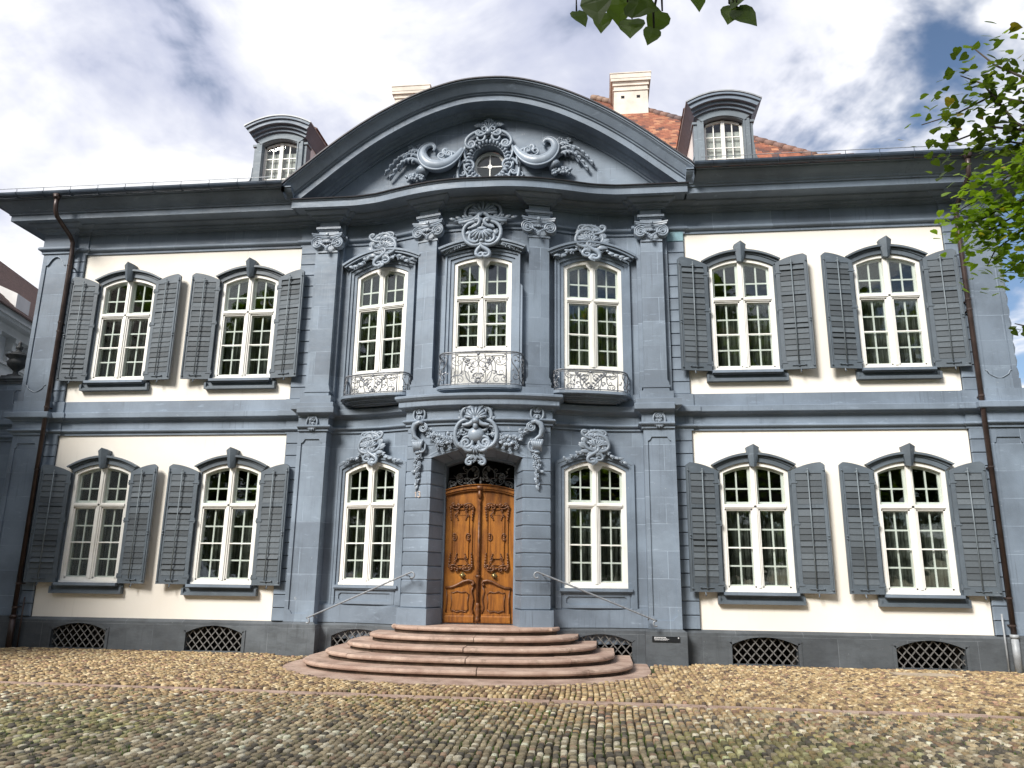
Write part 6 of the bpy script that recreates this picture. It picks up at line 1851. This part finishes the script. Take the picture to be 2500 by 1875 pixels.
def twig(pts, r, dens, spread, size, colb=0.0, name='twig', mul=1.0):
    """a twig with leaves set along it"""
    limb(name, pts, r, r * .3, trunk if False else tree, 5)
    L = 0
    for a, b_ in zip(pts, pts[1:]):
        a, b_ = Vector(a), Vector(b_); n = max(1, int((b_ - a).length * dens))
        for i in range(n):
            p = a.lerp(b_, (i + random.random()) / n) + Vector((random.gauss(0, spread), random.gauss(0, spread), random.gauss(-.02, spread)))
            c = leaf_col(); c = (c[0] * mul + colb * .6, c[1] * mul + colb, c[2] * mul, 1); leaf_at(p, size * random.uniform(.75, 1.15), None, .7, c)
def pl(lst, dist): return [tuple(at_dist(u, v, dist + k * .12)) for k, (u, v) in enumerate(lst)]
UPD, LOD = 6.0, 6.8
T1 = tuple(TP + Vector((0, .05, 4.4))); T2 = tuple(TP + Vector((.02, .08, 3.6))); T3 = tuple(TP + Vector((.0, .05, 5.4)))
up_tw = [([(2620, 330), (2500, 250), (2420, 235), (2330, 280), (2250, 305)], 34, .085), ([(2620, 300), (2500, 190), (2430, 160), (2370, 112)], 30, .075), ([(2620, 380), (2520, 320), (2420, 310), (2330, 345), (2290, 352)], 36, .07),
         ([(2640, 260), (2540, 130), (2510, 60)], 30, .09), ([(2560, 340), (2480, 300), (2400, 205), (2345, 185)], 32, .075), ([(2640, 420), (2540, 360), (2460, 345), (2380, 360)], 30, .06)]
for pts, dn, spd in up_tw: twig(pl(pts, UPD), .012, dn * 3.4, spd * 1.2, .060, mul=.72)  # upper leaves tinted darker, backlight put into their colour
lo_tw = [([(2700, 420), (2560, 400), (2460, 430), (2400, 480), (2340, 515)], 60, .10, .07), ([(2700, 470), (2560, 470), (2460, 500), (2390, 540), (2335, 545)], 62, .09, .09), ([(2720, 560), (2600, 540), (2500, 560), (2430, 610), (2410, 650)], 50, .09, .11),
         ([(2720, 500), (2600, 470), (2490, 520), (2420, 560), (2360, 570)], 56, .09, .10), ([(2720, 600), (2620, 590), (2540, 620), (2480, 650), (2450, 668)], 44, .08, .11), ([(2680, 380), (2580, 350), (2500, 390), (2440, 425)], 44, .09, .06), ([(2720, 780), (2600, 790), (2500, 795), (2478, 790)], 10, .03, .0)]
for pts, dn, spd, cb in lo_tw: twig(pl(pts, LOD), .012, dn * 4.6, spd * 1.15, .060, cb)
# limbs joining trunk and twigs
for pts, a, q in [(up_tw[0][0], T1, UPD), (up_tw[3][0], T3, UPD), (up_tw[2][0], T1, UPD), (up_tw[1][0], T3, UPD), (up_tw[4][0], T1, UPD), (up_tw[5][0], T1, UPD)] + [(t_[0], T2, LOD) for t_ in lo_tw]:
    e = at_dist(*pts[0], q); m_ = Vector(a).lerp(e, .5) + Vector((0, 0, .25)); limb('limb', [a, tuple(m_), tuple(e)], .06, .014, tree, 6)
# the overhead spray: a few big leaves close to the camera
OD = 2.45
spray = [(1418, 45, 38, 200), (1457, 18, 66, 188), (1470, 55, 42, 175), (1512, 24, 64, 182), (1568, 14, 60, 250), (1541, 68, 56, 178), (1601, 54, 52, 150), (1589, 88, 38, 160),
         (1703, 0, 42, 185), (1784, 36, 46, 165), (1822, 40, 52, 215), (1812, -8, 52, 260)]
sp_o = at_dist(1640, -150, OD); limb('limb', [T3, tuple(Vector(T3).lerp(sp_o, .5) + Vector((0, 0, .5))), tuple(at_dist(1900, -260, OD + .2)), tuple(sp_o)], .05, .012, tree, 6)
for (u, v, sz, ang) in spray:
    p = at_dist(u, v, OD + random.uniform(-.05, .05)); size = sz * 1.12 * OD / FPX
    a = radians(ang); tip = (_u2 * cos(a) + _r2 * -sin(a)); tipv = tip
    nrm = (-_f + Vector((random.gauss(0, .25), random.gauss(0, .25), random.gauss(.25, .2)))).normalized(); tip = (tipv - nrm * tipv.dot(nrm)).normalized(); xax = tip.cross(nrm)
    k = random.uniform(.8, 1.15); leaves.insert(0, (p - tip * size * .5, Matrix((xax, tip, nrm)).transposed().to_4x4(), size, (.07 * k, .115 * k, .02, 1)))
    limb('twig', [tuple(p - tip * size * .5), tuple(p - tip * size * .5 + Vector((0, 0, .05))), tuple(at_dist(u * .5 + 820, -60, OD))], .0025, .004, tree, 4)
# crown carrying on out of the frame to the right and overhead
random.seed(91)
outer = []
def px_in(p): 
    d = Vector(p) - Vector(CAM); zc = d.dot(_f)
    if zc < .1: return False
    u, v = 1250 + FPX * d.dot(_r2) / zc, 937.5 - FPX * d.dot(_u2) / zc; return -60 < u < 2560 and -60 < v < 1935
n_in = len(leaves)
for k in range(2600):
    a = random.uniform(0, 2 * pi); r_ = 3.6 * sqrt(random.random()); zc_ = random.uniform(3.4, 9.5); rr = r_ * (1 - ((zc_ - 6.2) / 4.2) ** 2 * .8)
    p = Vector((8.6 + rr * cos(a), -10.0 + rr * sin(a), zc_))
    if px_in(p): continue
    leaf_at(p, random.uniform(.09, .13))
n_obj = 0; lm = MB(); lcols = []
for i, (p, Mx, size, col) in enumerate(leaves):
    if n_obj < 300 and px_in(p):
        o = link('leaf', LEAF, tree, tuple(p - TP)); o.rotation_euler = Mx.to_euler(); o.scale = (size, size, size); o.color = col; n_obj += 1
    else:
        lm.add([tuple(p + (Mx @ Vector(q)) * size) for q in LV], LF); lcols += [col] * len(LV)
o = lm.build('foliage', M['leaf_mass'], tree, recalc=False); with_tint(o, lcols); o['kind'] = 'stuff'
print('leaves', len(leaves), n_in)
# trees of the park behind the camera: they stand in the window reflections
def park_crown():
    s = MB(); random.seed(66); cols = []
    cl = []
    for k in range(60):
        a = random.uniform(0, 2 * pi); z = random.uniform(1.6, 14.5); R_ = 4.6 * sqrt(max(.05, 1 - ((z - 8.2) / 7.2) ** 2)); r_ = R_ * random.random() ** .5; cl.append((r_ * cos(a), r_ * sin(a), z, random.uniform(.9, 1.7)))
    for k in range(8000):
        c = random.choice(cl); d = Vector((random.gauss(0, 1), random.gauss(0, 1), random.gauss(0, .7))).normalized() * c[3] * random.random() ** .4; p = Vector(c[:3]) + d
        nrm = Vector((random.gauss(0, .6), random.gauss(0, .6), 1)).normalized(); tip = Vector((random.gauss(0, 1), random.gauss(0, 1), -.5)); tip = (tip - nrm * tip.dot(nrm)).normalized(); xax = tip.cross(nrm); sz = random.uniform(.32, .62)
        for q in LV: s.v.append(tuple(p + (xax * q[0] + tip * q[1] + nrm * q[2]) * sz))
        b0 = len(s.v) - len(LV); s.f.extend([tuple(i + b0 for i in f_) for f_ in LF]); cols += [leaf_col()] * len(LV)
    me = s.mesh('crown', M['leaf_mass'], recalc=False); at = me.color_attributes.new('tint', 'FLOAT_COLOR', 'POINT'); at.data.foreach_set('color', [q for c in cols for q in c]); return me
PC = park_crown(); _t = MB(); _t.tube([(0, 0, -.1), (.05, 0, 2.5), (0, .05, 6), (.1, 0, 10)], [.34, .28, .2, .08], 10); PT = _t.mesh('trunk', M['bark'], smooth=True)
random.seed(19)
for (x, y) in ((-27, -29), (-18, -31), (-9.5, -28.5), (-1, -31), (7.5, -29), (16, -31), (25, -29)):
    t = empty('park_tree', (x, y, 0)); tag(t, 'tall leafy park tree standing across the square, seen only as a window reflection', 'tree', 'park trees reflected in the window panes')
    o = link('crown', PC, t); o.rotation_euler = (0, 0, random.uniform(0, 6)); k = random.uniform(1.12, 1.28); o.scale = (k, k, k); link('trunk', PT, t)
